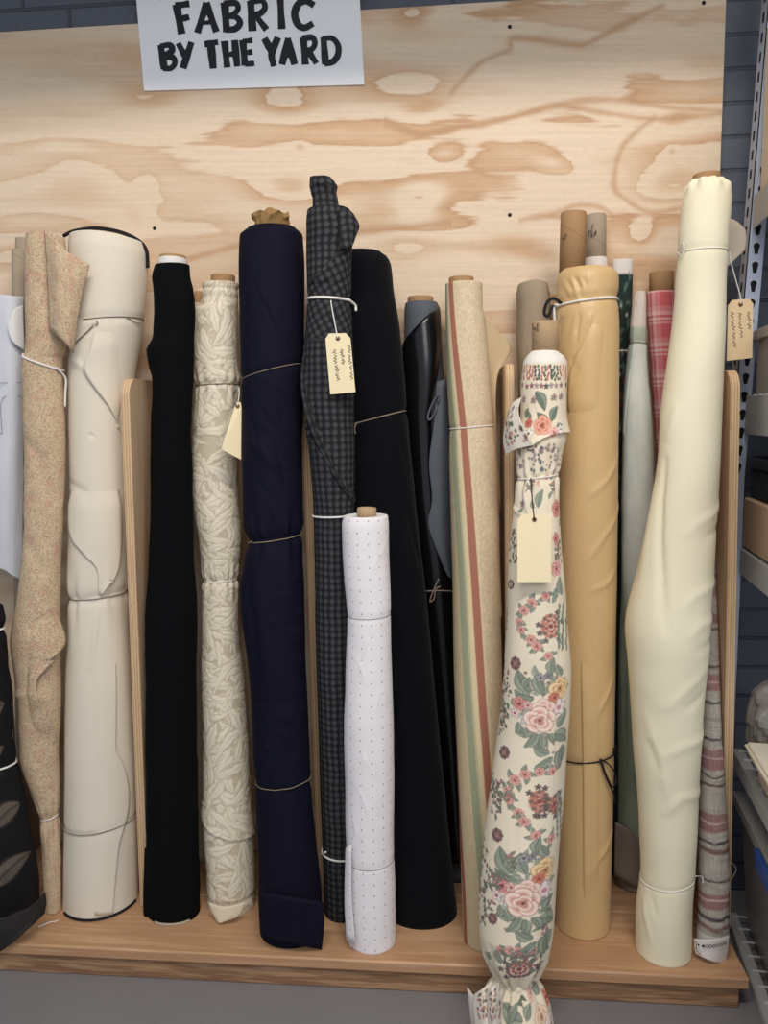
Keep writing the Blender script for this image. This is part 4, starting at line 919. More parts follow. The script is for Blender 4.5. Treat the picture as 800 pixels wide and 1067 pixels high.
# ---- taupe roll behind the floral one
def roll_taupe():
    R = Roll([(292, 538, 573), (298, 536, 575), (330, 536, 576), (400, 540, 578), (700, 544, 582), (None, 545, 584)], -.05, -.055, nth=80, nz=80, top=(-.004, -.006))
    R.lumps(.004, 22, 12, 5); R.D += .004*np.sin(R.TH*2+1)*sstep(.85, 1, (R.Z-R.z0)/(R.z1-R.z0)); t = roll_thing('plain taupe cloth roll standing behind the floral roll', R)
    R.build('fabric', cloth('taupe_cloth', (164, 148, 126), .85, 1300, .06), t, hollow=.8)
roll_taupe()

# ---- gold satin
def roll_gold():
    R = Roll([(277, 583, 640), (281, 580, 645), (290, 579, 646), (316, 578, 645), (340, 578, 646), (440, 580, 645), (560, 581, 644), (690, 581, 642), (840, 579, 639), (None, 577, 636)], -.125, -.222, nth=170, nz=320, shrink=.975)
    rg = np.random.default_rng(8); R.pinch((578, 318), (645, 311), .004, .01)
    for k in range(16):
        x = rg.uniform(582, 628); y = rg.uniform(286, 300); R.crease([(x, y), (x+rg.uniform(6, 16), y+rg.uniform(10, 20))], rg.uniform(.001, .003)*rg.choice([1, -1]), .004)
    for k in range(10):
        x = rg.uniform(582, 620); y = rg.uniform(320, 332); R.crease([(x, y), (x-rg.uniform(2, 8), y+rg.uniform(12, 40))], rg.uniform(.001, .0025)*rg.choice([1, -1]), .004)
    R.crease([(596, 372), (602, 386), (594, 402)], -.003, .004)
    for a in (((644, 470), (632, 500), (612, 520)), ((644, 522), (630, 558), (608, 590)), ((642, 590), (630, 610), (614, 616)), ((640, 700), (625, 740), (608, 750)), ((638, 860), (620, 900), (606, 920))): R.crease(a, .0025, .006)
    R.pinch((592, 792), (640, 782), .002, .006); R.lumps(.002, 9, 5, 3)
    t = roll_thing('golden yellow satin roll with a tall brown cardboard core and black cord bow', R)
    m = NT('gold_satin'); v = m.coord('UV'); n = m.noise(m.coord('UV', (1, .1, 1)), 300, 2); m.bump(n, .3, .0002); M = m.base(m.mix(n, rgba((208, 173, 121)), rgba((218, 184, 133))), .42, .4, 0, .1)
    R.overlay([(621, 328), (610, 352), (598, 378), (593, 402), (592, 440)], [(634, 328), (634, 352), (634, 378), (634, 402), (634, 440)], .003, 0, M, t, free='L'); R.overlay([(599, 662), (605, 690), (607, 760), (608, 850), (608, 960)], [(630, 668), (630, 690), (630, 760), (629, 850), (628, 960)], .0022, 0, M, t, nr=50, free='L')
    R.build('fabric', M, t, hollow=.6); c = core((597.5, 595.5), 218.5, 290, 13.5, -.125, M_CARD, t)
    ink = MB(); YI = -.1535
    for q in scrawl(585.5, 250, 592, 241, 1.8, 8, 4): ink.tube(curve_pts(np.array([at(x, y, -.149) for x, y in q]), 4), .0006, 4)
    ink.build('handwriting', M_INK, c, label='ink mark on the core')
    R.tie((578, 320), (645, 312), .0026, M_STRING, t, knot=[[(580, 319, .002), (574, 318, .004), (568, 325, .002), (566, 338, 0.0)]], label='white elastic tie')
    MB().tube(curve_pts(np.array([at(585, 316, -.19), at(577, 311, -.192), at(570, 315, -.192), at(567, 326, -.19), at(571, 329, -.19), at(576, 318, -.19)]), 6), .003, 7).build('cord_loop', M_BLACKCORD, t, smooth=True, label='black cord loop')
    R.tie((592, 793), (640, 780), .0016, M_BLACKCORD, t, off=.003, knot=[[(625, 791, .003), (628, 805, .008), (633, 818, .010), (637, 808, .008), (632, 796, .006), (624, 790, .003)], [(624, 791, .003), (628, 808, .008), (634, 824, .008), (637, 836, .006)], [(637, 780, .002), (641, 777, .006), (645, 780, .006)], [(639, 781, .002), (643, 786, .006), (645, 792, .006)]], name='tie_cord', label='black cord with a bow')
roll_gold()

# ---- grey core roll behind the gold one
def roll_greycore():
    R = Roll([(268, 609, 633), (300, 608, 634), (700, 606, 632), (None, 605, 630)], -.033, -.036, nth=60, nz=50)
    R.lumps(.0015, 30, 20, 4); t = roll_thing('white cloth roll on a grey core, almost hidden behind the gold satin roll', R); R.build('fabric', cloth('white_cotton', (226, 218, 208), .85, 1300, .04), t, hollow=.8)
    c = core(620.8, 221.5, 285, 10.5, -.033, M_CARDG, t, label='grey cardboard core'); ink = MB()
    for q in [[(612, 243), (614, 240), (613, 246)], [(615, 242), (617, 237), (618, 233)], [(615, 242), (618, 246), (621, 240), (620, 246)], [(616, 248), (617, 243), (617, 240)]]: ink.tube(curve_pts(np.array([at(x, y, -.0545) for x, y in q]), 4), .0006, 4)
    ink.build('handwriting', M_INK, c, label='ink mark on the core')
roll_greycore()

# ---- dark green print with a white edge
def roll_green():
    R = Roll([(270, 637, 659.5), (300, 637, 659), (400, 635, 655), (600, 634, 653), (None, 632, 652)], -.03, -.032, nth=80, nz=220, ds=.75)
    t = roll_thing('dark green printed roll with a white selvedge, right of the gold satin roll', R)
    P = Print(R, (38, 58, 54)); _, zt = R.uv(648, 286); P.C[R.Z > zt] = (226, 220, 210); rg = np.random.default_rng(3)
    for k in range(40):
        y = rg.uniform(292, 520); P.leaf(rg.uniform(640, 658), y, rg.uniform(0, 360), rg.uniform(8, 16), rg.uniform(3, 5), (72, 104, 96), (110, 140, 126), (40, 60, 54))
    for k in range(12): P.dot(rg.uniform(645, 657), rg.uniform(300, 470), 1.5, (190, 186, 176))
    for k in range(7): P.dot(rg.uniform(645, 652), rg.uniform(395, 425), 2.5, (130, 54, 62))
    se = R.uv(657.5, 340)[0]; P.C[(R.S > se) & (R.S < se+.01)] = (214, 206, 194)
    R.build('fabric', painted('dark_green_print', .85, .08), t, col=P.lin(), hollow=.7); R.tie((637, 366), (656, 366), .0016, M_STRING, t, label='white string')
roll_green()

# ---- red plaid on a brown core
def roll_plaid():
    R = Roll([(303, 673, 703), (310, 673, 703), (380, 677, 706), (440, 681, 709), (600, 690, 716), (None, 698, 722)], -.043, -.045, nth=70, nz=90)
    R.lumps(.0015, 12, 14, 2); t = roll_thing('pink and red plaid roll on a brown core, left of the tall ivory roll', R)
    m = NT('red_plaid'); v = m.coord('UV'); x = m.n('ShaderNodeSeparateXYZ', {0: v}); fu = m.math('FRACT', m.math('MULTIPLY', x.outputs[0], 1/.055)); fv = m.math('FRACT', m.math('MULTIPLY', x.outputs[1], 1/.062)); W = (1, 1, 1, 1); B = (0, 0, 0, 1)
    st = [(0, B), (.30, (.8, .8, .8, 1)), (.36, B), (.42, W), (.5, B), (.58, (.9, .9, .9, 1)), (.70, (.35, .35, .35, 1)), (.86, B)]
    a = m.ramp(fu, st, 'CONSTANT'); b = m.ramp(fv, st, 'CONSTANT'); s = m.mix(.5, a, b); n = m.noise(v, 500, 2)
    M = m.base(m.mix(m.math('MULTIPLY', n, .2), m.mix(s, rgba((206, 100, 108)), rgba((240, 214, 210))), rgba((216, 130, 132))), .9, .1); R.build('fabric', M, t, hollow=.9); core(689, 281.5, 312, 12.5, -.043, M_CARD, t)
roll_plaid()

# ---- pale sage sheer cloth
def roll_sage():
    R = Roll([(304, 661, 673), (312, 659, 674), (340, 656, 674), (356, 655, 674.5), (372, 653, 675), (450, 648, 681), (600, 645, 684), (700, 643, 683), (850, 642, 682), (None, 642, 683)], -.102, -.078, nth=110, nz=260, ds=.9, shrink=.95)
    R.lumps(.003, 22, 5, 5); R.pinch((654, 357), (675, 357), .002, .006); rg = np.random.default_rng(1)
    for k in range(9):
        x = rg.uniform(647, 668); R.crease([(x, rg.uniform(600, 700)), (x+rg.uniform(-3, 6), rg.uniform(740, 830))], .002*rg.choice([1, -1]), .005)
    R.edge([(663, 310), (661, 360), (655, 400), (650, 450)], .002, .02, -1); t = roll_thing('pale sage green sheer roll wedged between the gold and ivory rolls', R)
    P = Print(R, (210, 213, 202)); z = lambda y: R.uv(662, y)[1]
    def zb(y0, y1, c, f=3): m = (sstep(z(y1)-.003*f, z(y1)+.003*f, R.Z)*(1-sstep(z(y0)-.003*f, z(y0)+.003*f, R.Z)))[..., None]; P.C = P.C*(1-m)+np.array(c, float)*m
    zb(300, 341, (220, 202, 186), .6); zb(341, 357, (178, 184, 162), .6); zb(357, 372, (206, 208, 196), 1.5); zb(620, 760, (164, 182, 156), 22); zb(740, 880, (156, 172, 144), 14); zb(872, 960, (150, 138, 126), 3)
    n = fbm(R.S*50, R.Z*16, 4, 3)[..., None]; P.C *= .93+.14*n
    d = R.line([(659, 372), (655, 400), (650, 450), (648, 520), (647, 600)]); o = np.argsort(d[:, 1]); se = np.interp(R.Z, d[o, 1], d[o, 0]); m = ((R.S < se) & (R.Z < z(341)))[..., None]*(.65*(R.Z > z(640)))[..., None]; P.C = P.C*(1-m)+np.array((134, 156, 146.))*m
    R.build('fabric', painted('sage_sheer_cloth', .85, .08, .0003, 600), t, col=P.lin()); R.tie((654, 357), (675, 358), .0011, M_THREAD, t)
    sheet('trailing_end', [[(641, 856, -.10), (652, 862, -.112), (664, 870, -.11), (672, 878, -.1)], [(640, 890, -.102), (652, 893, -.116), (664, 896, -.114), (674, 898, -.105)], [(640, 912, -.104), (650, 917, -.118), (662, 924, -.117), (674, 926, -.108)]], plain('rosy_grey_sheer', (152, 138, 128), .8, .08, 30), t, .0015, 6, label='rosy grey sheer end')
roll_sage()

# ---- tall ivory roll
def roll_ivory():
    R = Roll([(184, 718, 754), (189, 713, 762), (215, 708, 763), (250, 705, 761), (262, 705, 761), (285, 703, 759), (340, 698, 757), (400, 690, 754), (440, 686, 752), (475, 684, 751), (530, 675, 748.5), (590, 662, 745), (655, 648.5, 741), (690, 652, 739), (740, 656, 734), (780, 658, 731), (860, 664, 727), (905, 666, 725), (918, 665, 724), (950, 661, 722), (None, 660, 721)], -.165, -.292, nth=160, nz=300, shrink=.975)
    rg = np.random.default_rng(6); R.lumps(.0035, 8, 5, 3); R.D += .003*np.sin(R.TH*9)*sstep(R.z1-.03, R.z1-.005, R.Z)
    R.pinch((704, 263), (761, 261), .002, .006)
    for a in (((750, 520), (728, 545), (712, 560)), ((746, 600), (725, 620), (706, 640)), ((738, 690), (715, 720), (690, 742)), ((733, 760), (712, 778), (690, 790)), ((729, 820), (710, 832), (690, 850)), ((745, 640), (730, 652), (716, 668)), ((706, 420), (700, 445), (694, 460)), ((672, 740), (690, 800), (700, 850))): R.crease(a, .0028, .009)
    for a in (((748, 545), (730, 562)), ((742, 660), (722, 680)), ((734, 720), (712, 742)), ((676, 770), (690, 810))): R.crease(a, -.0025, .008)
    R.pinch((664, 915), (724, 917), .002, .005); R.crease([(668, 925), (672, 950), (680, 985)], .002, .006); R.crease([(676, 922), (686, 960)], -.0015, .006)
    R.crease([(690, 473), (689, 520), (687, 560), (690, 620), (697, 665)], -.006, .007); R.crease([(683, 500), (672, 560), (660, 620)], .003, .012)
    t = roll_thing('tall ivory cream roll leaning at the right, the tallest on that side', R)
    M = cloth('ivory_cotton', (244, 236, 208), .85, 1400, .03, .0002); R.build('fabric', M, t, hollow=.6); core(736, 177.5, 200, 14, -.165, M_CARD, t)
    sheet('turned_end', [[(756, 226, -.09), (768, 231, -.085), (777, 240, -.085)], [(755, 248, -.092), (767, 252, -.085), (777, 258, -.085)], [(755, 266, -.095), (762, 268, -.09), (770, 266, -.088)], [(754, 278, -.098), (758, 277, -.095), (761, 274, -.092)]], cloth('ivory_reverse', (214, 202, 186), .9, 1400, .03), t, .0016, 5, label='greyish corner behind the roll')
    R.tie((704, 264), (761, 261), .0011, M_STRING, t, knot=[[(706, 261, .002), (710, 257, .005), (714, 262, .006), (710, 267, .005), (706, 263, .003)]]); R.tie((664, 915), (724, 917), .0012, M_STRING, t, knot=[[(722, 912, .003), (728, 913, .012), (736, 916, .016), (741, 921, .016)]])
    ink = scrawl(779.5, 325, 781, 345, 1.9, 13, 11)+scrawl(770, 326, 772.5, 352, 2.0, 15, 12)+scrawl(762.5, 325, 765.5, 362, 2.0, 22, 13)
    swing_tag('tan card tag with ink notes hanging right of the tall ivory roll', [(758.3, 313), (784.8, 311), (783.5, 373), (757, 376)], -.17, [(760, 262, -.165), (761.5, 273, -.175), (766, 290, -.172), (771, 308, -.171)], ink, card=plain('tan_tag_card', (236, 208, 166), .75, .025, 60))
roll_ivory()

# ---- woven stripe roll with a printed white selvedge
def roll_woven():
    R = Roll([(586, 736, 746), (640, 735, 748), (720, 732, 751), (800, 729, 754), (850, 727, 757), (900, 726, 760), (940, 725, 761), (None, 724, 760)], -.15, -.278, nth=130, nz=420, shrink=.95)
    R.lumps(.0015, 14, 9, 9); R.edge([(752, 780), (757, 870), (752, 970)], .0025, .02, -1)
    t = roll_thing('rag woven roll of rose, grey and brown stripes in front of the right divider', R)
    P = Print(R, (184, 174, 160)); fx = fbm(R.S*700, R.Z*60, 3, 2); fz = fbm(R.S*40, R.Z*600, 7, 2); P.C *= (.80+.22*fx+.22*fz)[..., None]
    zj = lambda y: R.uv(744, y)[1]; ph = .009*(fbm(R.S*70, R.Z*40, 9, 3)-.5)
    for (y0, y1, c, a) in ((598, 601, (110, 84, 74), .8), (612, 622, (176, 120, 116), .7), (640, 650, (170, 104, 104), .7), (655, 657, (92, 74, 70), .8), (693, 696, (104, 84, 78), .8), (703, 720, (172, 104, 104), .7), (711, 713, (224, 196, 190), .8), (731, 734, (70, 66, 70), .8), (748, 752, (150, 150, 136), .6), (769, 772, (84, 80, 84), .8),
                           (781, 803, (168, 96, 98), .72), (790, 792, (226, 196, 190), .85), (809, 811, (74, 70, 74), .8), (818, 821, (112, 78, 72), .8), (849, 868, (166, 96, 98), .72), (857, 859, (226, 200, 192), .85), (878, 881, (74, 70, 74), .8), (886, 890, (126, 86, 78), .75), (917, 920, (78, 72, 74), .75), (933, 948, (166, 98, 98), .7), (938, 940, (224, 196, 188), .85), (956, 960, (66, 62, 66), .85), (966, 970, (140, 90, 82), .75)):
        m = (sstep(zj(y1)-.0012, zj(y1)+.0012, R.Z+ph)*(1-sstep(zj(y0)-.0012, zj(y0)+.0012, R.Z+ph))*a*(.45+1.0*fx)*(.6+.8*fz))[..., None]; m = np.clip(m, 0, 1); P.C = P.C*(1-m)+np.array(c, float)*m
    P.C[R.Z < zj(976)] = (232, 226, 222)
    R.build('fabric', painted('rag_weave', .95, .15, .001, 500, .1), t, col=P.lin())
    y0 = (724, 979)
    sel = sheet('printed_selvedge', [[(723, 978, -.312), (735, 979, -.324), (748, 978, -.322), (760, 975, -.306)], [(723.5, 988, -.313), (735, 991, -.326), (748, 992, -.324), (759, 989, -.308)], [(725, 994, -.315), (735, 999, -.328), (746, 1003, -.326), (756, 1003, -.311)]], plain('white_selvedge_cloth', (234, 229, 226), .8, .02, 50), t, .001, 6, label='white selvedge printed with a row of colour dots')
    mb = MB()
    for i, (x, y) in enumerate(((727.5, 984.5), (732.5, 985.8), (736.3, 986), (740, 985.9), (744, 985.6), (748, 985), (752, 984), (755.5, 982.8))):
        c = at(x, y, (-.323, -.3275, -.3285, -.3285, -.328, -.3265, -.3215, -.3165)[i]-.001); r = .0026 if i else .0018; a = np.arange(14)*2*math.pi/14; Q = [c+np.array([r*math.cos(k), 0, r*math.sin(k)]) for k in a]
        if i < 2: mb.prism(Q, (0, -.0004, 0))
        else: mb.tube(np.array(Q), .0005, 5, closed=True)
    mb.tube(np.array([at(725, 980, -.320), at(725.5, 990, -.322), at(730, 995, -.3265)]), .0006, 5); mb.build('print_marks', M_INK, sel, label='dark printed dots')
    MB().tube(curve_pts(np.array([R.at(757, 900, .002), at(762, 899, -.27), at(767, 906, -.27), at(763, 914, -.27), R.at(758, 916, .002)]), 6), .0009, 6).build('tie_string', M_TWINE, t, smooth=True, label='loop of beige twine')
roll_woven()

# ---- floral roll standing on the floor in front of the platform
def roll_floral():
    R = Roll([(366, 551, 582), (371, 546, 588), (378, 543, 591), (400, 541, 591), (430, 541, 590), (448, 538, 591), (458, 535, 591), (470, 536, 588), (495, 538, 584), (530, 534, 584), (575, 528, 587), (640, 526, 592), (690, 523, 596), (740, 519, 595), (800, 512, 591), (860, 504, 586), (930, 497, 580), (965, 497, 578), (990, 501, 573), (1008, 510, 564), (1018, 514, 561), (1030, 508, 567), (1048, 499, 575), (1075, 494, 580), (None, 500, 576)], -.225, -.455, nth=250, nz=860, foot=.001, front=.82, shrink=.96)
    for_twigs = ((520, 745, 80, 26), (524, 742, 105, 22), (518, 760, 60, 16), (524, 708, 95, 18), (512, 842, 70, 30), (516, 836, 30, 16), (510, 828, 100, 22), (520, 826, 140, 14), (496, 925, 80, 34), (500, 930, 55, 22), (498, 895, 75, 24), (496, 960, 95, 24), (503, 955, 60, 18), (528, 918, 160, 16), (536, 905, 110, 14), (536, 575, 95, 22), (540, 572, 70, 16), (582, 585, 95, 16), (586, 560, 100, 18), (522, 660, 80, 20), (526, 650, 100, 16), (530, 1000, 30, 14), (500, 1010, 80, 18), (548, 512, 60, 12), (578, 515, 100, 12), (590, 655, 85, 18), (588, 880, 95, 16))
    cr, lf, pk, pe, co, mv = (238, 224, 202), (104, 122, 100), (240, 200, 184), (236, 190, 136), (214, 128, 104), (150, 112, 116)
    cr = (241, 226, 198)
    P = Print(R, cr); rg = np.random.default_rng(21)
    n = fbm(R.S*30, R.Z*12, 5, 3)[..., None]; P.C *= .97+.06*n
    zt = R.uv(566, 378)[1]; P.C[R.Z > zt] = (240, 234, 224)
    for x in np.arange(543, 592, 3.1):
        c = (co, (96, 110, 94), mv, (196, 120, 104), (90, 84, 84))[rg.integers(5)]
        for y in np.arange(382, 398, 3.2): P.dot(x+rg.uniform(-1, 1), y+rg.uniform(-.8, .8), 1.5, c, 1.2)
    for x in np.arange(544, 592, 5.0): P.flower(x, 402+rg.uniform(-1, 1), 3.2, ((188, 120, 124), (96, 106, 96), (200, 176, 172))[rg.integers(3)], (90, 74, 74), 5)
    for (x, y) in ((546, 416), (556, 417), (577, 414), (584, 413)): P.flower(x, y, 4.2, (196, 150, 150), (100, 96, 92), 5); P.leaf(x, y, 200, 6, 2.4)
    for a in ((558, 408, -60, 24, 11), (548, 436, 70, 12, 6), (571, 438, 150, 17, 9), (574, 439, 62, 18, 9), (536, 436, 100, 12, 7), (540, 452, 60, 10, 6), (578, 446, 20, 10, 5), (553, 437, 110, 9, 5)): P.leaf(*a, c=(96, 118, 98))
    P.rose(565, 443, 10, (238, 166, 138), (196, 88, 66)); P.rose(576, 450, 6, (240, 190, 176), (206, 110, 100), 1); P.rose(551, 441, 5, (214, 120, 100), (170, 70, 62)); P.flower(551, 452, 7, (244, 240, 228), (120, 96, 70), 5); P.flower(582, 447, 5, (242, 236, 226), (120, 100, 76), 5)
    P.spray(536, 444, 26, 8, 3, ((92, 70, 60), (84, 96, 78), (206, 158, 100)))
    for k in range(90):
        x = rg.uniform(537, 588); y = rg.uniform(462, 492); c = ((112, 120, 118), (150, 140, 148), mv, (178, 128, 122), (84, 92, 92))[rg.integers(5)]; P.dot(x, y, rg.uniform(1, 2.3), c, 1.0, .8)
    for a in ((545, 498, -60, 9, 4), (552, 505, -80, 9, 4), (560, 529, 70, 20, 9), (574, 500, 20, 8, 3), (556, 530, 110, 10, 5), (545, 530, 200, 9, 4), (572, 520, 50, 10, 4)): P.leaf(*a)
    P.rose(560, 503, 3.5, pk, co); P.rose(571, 497, 3.5, pk, (170, 80, 90)); P.rose(580, 530, 9, (226, 152, 136), (168, 78, 70)); P.flower(544, 525, 4.5, (170, 150, 150), (120, 80, 84), 5); P.rose(579, 561, 6, (220, 150, 138), (160, 72, 70)); P.rose(579, 592, 8, (232, 176, 168), (168, 80, 80)); P.spray(580, 575, 20, 10, 9); P.spray(534, 568, 34, 9, 4); P.leaf(585, 620, 95, 20, 9, (140, 158, 140), (176, 188, 170)); P.leaf(578, 612, 250, 16, 7, (140, 158, 140), (176, 188, 170))
    for (x, y, r) in ((532, 609, 5), (537, 691, 6.5), (525, 784, 6.5), (518, 870, 6.5), (513, 957, 5.5)):
        for k in range(8): a = k*math.pi/4; P.dot(x+r*.56*math.cos(a), y+r*.72*math.sin(a), r*.36, (142, 104, 104) if k % 2 else (118, 88, 84))
        P.dot(x, y, r*.34, (176, 124, 116))
    P.medal(573, 652, 11, 15, 1); P.medal(562, 835, 12, 14, 2); P.medal(578, 838, 9, 11, 3, (206, 146, 120)); P.medal(541, 1010, 17, 11, 4, (150, 108, 104))
    for (x, y) in ((568, 621), (554, 628), (546, 636), (541, 648), (543, 656), (553, 666), (559, 673), (571, 683)): P.bud(x, y, rg.uniform(4.4, 6), rg.uniform(0, 360))
    for (x, y) in ((575, 803), (562, 804), (547, 807), (536, 813), (529, 824), (530, 833), (540, 847), (546, 856), (558, 870), (574, 873)): P.bud(x, y, rg.uniform(4.4, 6), rg.uniform(0, 360))
    for (x, y) in ((521, 990), (531, 990), (540, 991), (556, 990), (566, 989)): P.bud(x, y, 4.6, rg.uniform(0, 360))
    for x in (582, 586, 590):
        for y in np.arange(628, 676, 6): P.leaf(x, y, 250+rg.uniform(-15, 15), 8, 3, (112, 132, 116), (160, 172, 154))
    for y in np.arange(822, 866, 7): P.leaf(584, y, 260, 8, 3.4, (126, 128, 126), (172, 176, 170)); P.leaf(580, y+3, 280, 8, 3, (150, 150, 146), (200, 200, 190))
    # bouquets
    for (ox, oy, k) in ((0, 0, 1.0), (-17, 190, 1.06)):
        for _ in range(46):
            aa = rg.uniform(0, 6.28); rr_ = rg.uniform(.25, 1)**.5; P.leaf(566+ox+25*rr_*math.cos(aa), 742+oy+40*rr_*math.sin(aa), rg.uniform(0, 360), rg.uniform(7, 14), rg.uniform(3, 6.5), (150, 158, 140), (192, 197, 178), (118, 126, 112))
        for _ in range(26): P.dot(566+ox+rg.uniform(-26, 26), 742+oy+rg.uniform(-42, 42), rg.uniform(1, 2), ((190, 130, 122), (150, 120, 124), (216, 172, 160))[rg.integers(3)])
        q = lambda x, y: (565+(x-565)*k+ox, 740+(y-740)*k+oy)
        for a in ((551, 722, 118, 24, 13), (565, 722, 105, 20, 9), (548, 728, 150, 14, 7), (556, 729, 170, 16, 8), (545, 716, 60, 12, 7), (574, 702, 80, 16, 8), (586, 703, 120, 14, 8), (575, 765, -30, 22, 12), (580, 758, 40, 16, 9), (556, 760, 200, 17, 8), (560, 764, 235, 18, 8), (564, 766, 265, 15, 7), (570, 764, 300, 14, 7), (540, 752, 260, 12, 6), (543, 757, 290, 11, 5),
                  (586, 775, 260, 20, 9), (572, 785, 150, 16, 8), (575, 788, 210, 16, 7), (580, 783, 250, 10, 6), (536, 736, 110, 8, 5), (583, 800, 95, 20, 9)): x, y = q(a[0], a[1]); P.leaf(x, y, a[2], a[3]*k, a[4]*k)
        for (f, x, y, r, kw) in (('f', 563, 706, 5, dict(c=(166, 162, 164), mid=(110, 90, 92))), ('f', 571, 704, 4, dict(c=(150, 146, 150), mid=(100, 84, 90))), ('r', 541, 733, 6.5, dict(c=(222, 150, 140), c2=(164, 66, 74))), ('f', 550, 735, 5, dict(c=(232, 190, 180), mid=(190, 90, 90))), ('f', 536, 743, 5.5, dict(c=(240, 214, 208), mid=(180, 90, 96))), ('f', 548, 749, 6.5, dict(c=(206, 212, 208), mid=(150, 158, 140))),
                                 ('r', 583, 717, 10.5, dict(c=(244, 204, 152), c2=(206, 138, 86))), ('r', 577, 726, 5, dict(c=(214, 130, 104), c2=(170, 80, 66))), ('f', 582, 737, 9.5, dict(c=(246, 224, 220), mid=(214, 140, 146))), ('r', 566, 738, 9, dict(c=(244, 206, 190), c2=(218, 138, 118))), ('r', 562, 750, 12.5, dict(c=(244, 208, 192), c2=(208, 118, 100)))):
            x, y = q(x, y); (P.flower if f == 'f' else P.rose)(x, y, r*k, **kw)
    P.spray(526, 722, 46, 9, 6); P.spray(523, 748, 30, 7, 7); P.spray(518, 830, 34, 12, 8); P.spray(502, 905, 50, 10, 10); P.spray(516, 918, 18, 16, 11, ((140, 116, 124), (118, 122, 116), (160, 140, 146))); P.spray(502, 945, 40, 8, 12); P.leaf(522, 1004, 100, 14, 7); P.leaf(508, 1000, 70, 10, 6); P.spray(565, 1010, 18, 18, 13, ((140, 120, 130), (120, 126, 130), (176, 130, 126))); P.spray(545, 1000, 12, 40, 14, ((140, 110, 110), (110, 118, 104), (190, 140, 130)))
    P.rose(553, 1035, 5.5, pk, co); P.rose(571, 1050, 7, (222, 140, 120), (176, 84, 74)); P.rose(565, 1060, 9, (244, 208, 180), (216, 150, 110)); P.rose(574, 1066, 9, (246, 226, 222), (220, 170, 166)); P.spray(540, 1042, 8, 10, 15)
    for a in ((545, 1066, 150, 24, 12), (560, 1040, 40, 16, 8), (548, 1064, 60, 14, 7), (560, 1030, 120, 12, 7), (530, 1066, 60, 16, 9)): P.leaf(*a)
    for a in for_twigs: P.twig(*a)
    # folds
    R.lumps(.0022, 14, 7, 3); R.edge([(535, 458), (548, 463), (556, 464), (566, 457), (577, 452), (592, 450)], .007, .022, 1)
    R.pinch((538, 499), (584, 494), .003, .007); R.gather((538, 499), (584, 494), .0022, .035, 10); R.crease([(545, 508), (552, 540)], .0025, .005); R.crease([(533, 528), (545, 537)], .003, .005)
    R.edge([(576, 540), (579, 640), (577, 760), (575, 860), (569, 960)], .003, .025, -1); R.crease([(556, 690), (542, 712), (530, 720)], -.0015, .008); R.crease([(538, 800), (536, 880), (534, 930)], -.0012, .006)
    R.pinch((513, 1018), (562, 1018), .003, .012); R.gather((513, 1018), (562, 1018), .004, .045, 10, 6); R.crease([(512, 985), (513, 1010)], -.004, .006); R.crease([(524, 1022), (520, 1045), (518, 1060)], -.004, .008)
    t = roll_thing('cream floral roll with rose bouquets standing lowest in front of the gold satin roll', R, group='fabric rolls standing against the plywood')
    M = painted('rose_printed_cotton', .7, .05, .0003, 900, .25); R.build('fabric', M, t, col=P.lin(.86), hollow=.72)
    c = core((568, 568), 333.5, 372, 14, -.225, M_CARDL, t); ink = MB()
    for q in [[(554.6, 338), (555.5, 344), (557, 341), (557.5, 344)], [(560, 337), (559, 343), (561, 344), (561, 337)]]: ink.tube(curve_pts(np.array([at(x, y, -.2445) for x, y in q]), 4), .0006, 4)
    ink.build('handwriting', M_INK, c, label='ink mark on the core')
    R.tie((538, 499), (584, 494), .0014, M_STRING, t, label='white string')
    LC = cloth('print_reverse', (226, 214, 206), .85, 1300, .04)
    def cuffcol(su, sv, G):
        a, b = su.shape; C = np.ones((a, b, 3))*np.array((232, 222, 208.)); ii, jj = np.meshgrid(np.linspace(0, 1, a), np.linspace(0, 1, b), indexing='ij'); rg = np.random.default_rng(31)
        for k in range(46):
            x, y, r = rg.uniform(.05, .80), rg.uniform(.12, .86), rg.uniform(.025, .06); c = ((96, 110, 94), (150, 110, 108), (206, 150, 110), (92, 80, 74), (190, 130, 122))[rg.integers(5)]
            m = sstep(1.2, .7, np.hypot((jj-x)/r, (ii-y)/r/1.0))[..., None]; C = C*(1-m)+np.array(c, float)*m
        return lin(C)
    sheet('cuff', [[(543, 414, -.285), (534, 420, -.275), (530, 428, -.262)], [(540, 430, -.292), (530, 438, -.28), (525.5, 446, -.264)], [(548, 450, -.303), (533, 456, -.287), (524.5, 462, -.266)], [(556, 464, -.305), (538, 468, -.292), (527, 474, -.27)]], M, t, .0014, 14, col=cuffcol, label='pale reverse of the turned cuff')
    sheet('frayed_end', [[(508, 1026, -.468), (503, 1034, -.485), (498, 1042, -.488), (486, 1029, -.475)], [(512, 1040, -.49), (506, 1047, -.50), (498, 1054, -.498), (488, 1044, -.478)], [(516, 1056, -.502), (508, 1062, -.51), (499, 1066, -.505), (490, 1060, -.482)], [(520, 1074, -.505), (511, 1077, -.515), (502, 1079, -.508), (493, 1077, -.486)]], LC, t, .0014, 6, label='pale cut end of the gathered cloth', amp=.002)
    for rows in ([[(512, 1022, -.49), (503, 1030, -.50), (494, 1036, -.49)], [(514, 1040, -.505), (504, 1046, -.515), (493, 1050, -.50)], [(516, 1066, -.515), (506, 1070, -.525), (496, 1072, -.512)]],
                 [[(520, 1024, -.50), (513, 1028, -.515), (507, 1036, -.51)], [(521, 1040, -.51), (514, 1046, -.528), (508, 1050, -.52)], [(522, 1066, -.52), (516, 1072, -.535), (509, 1076, -.525)]]): sheet('gathered_fold', rows, M, t, .0016, 12, col=cuffcol)
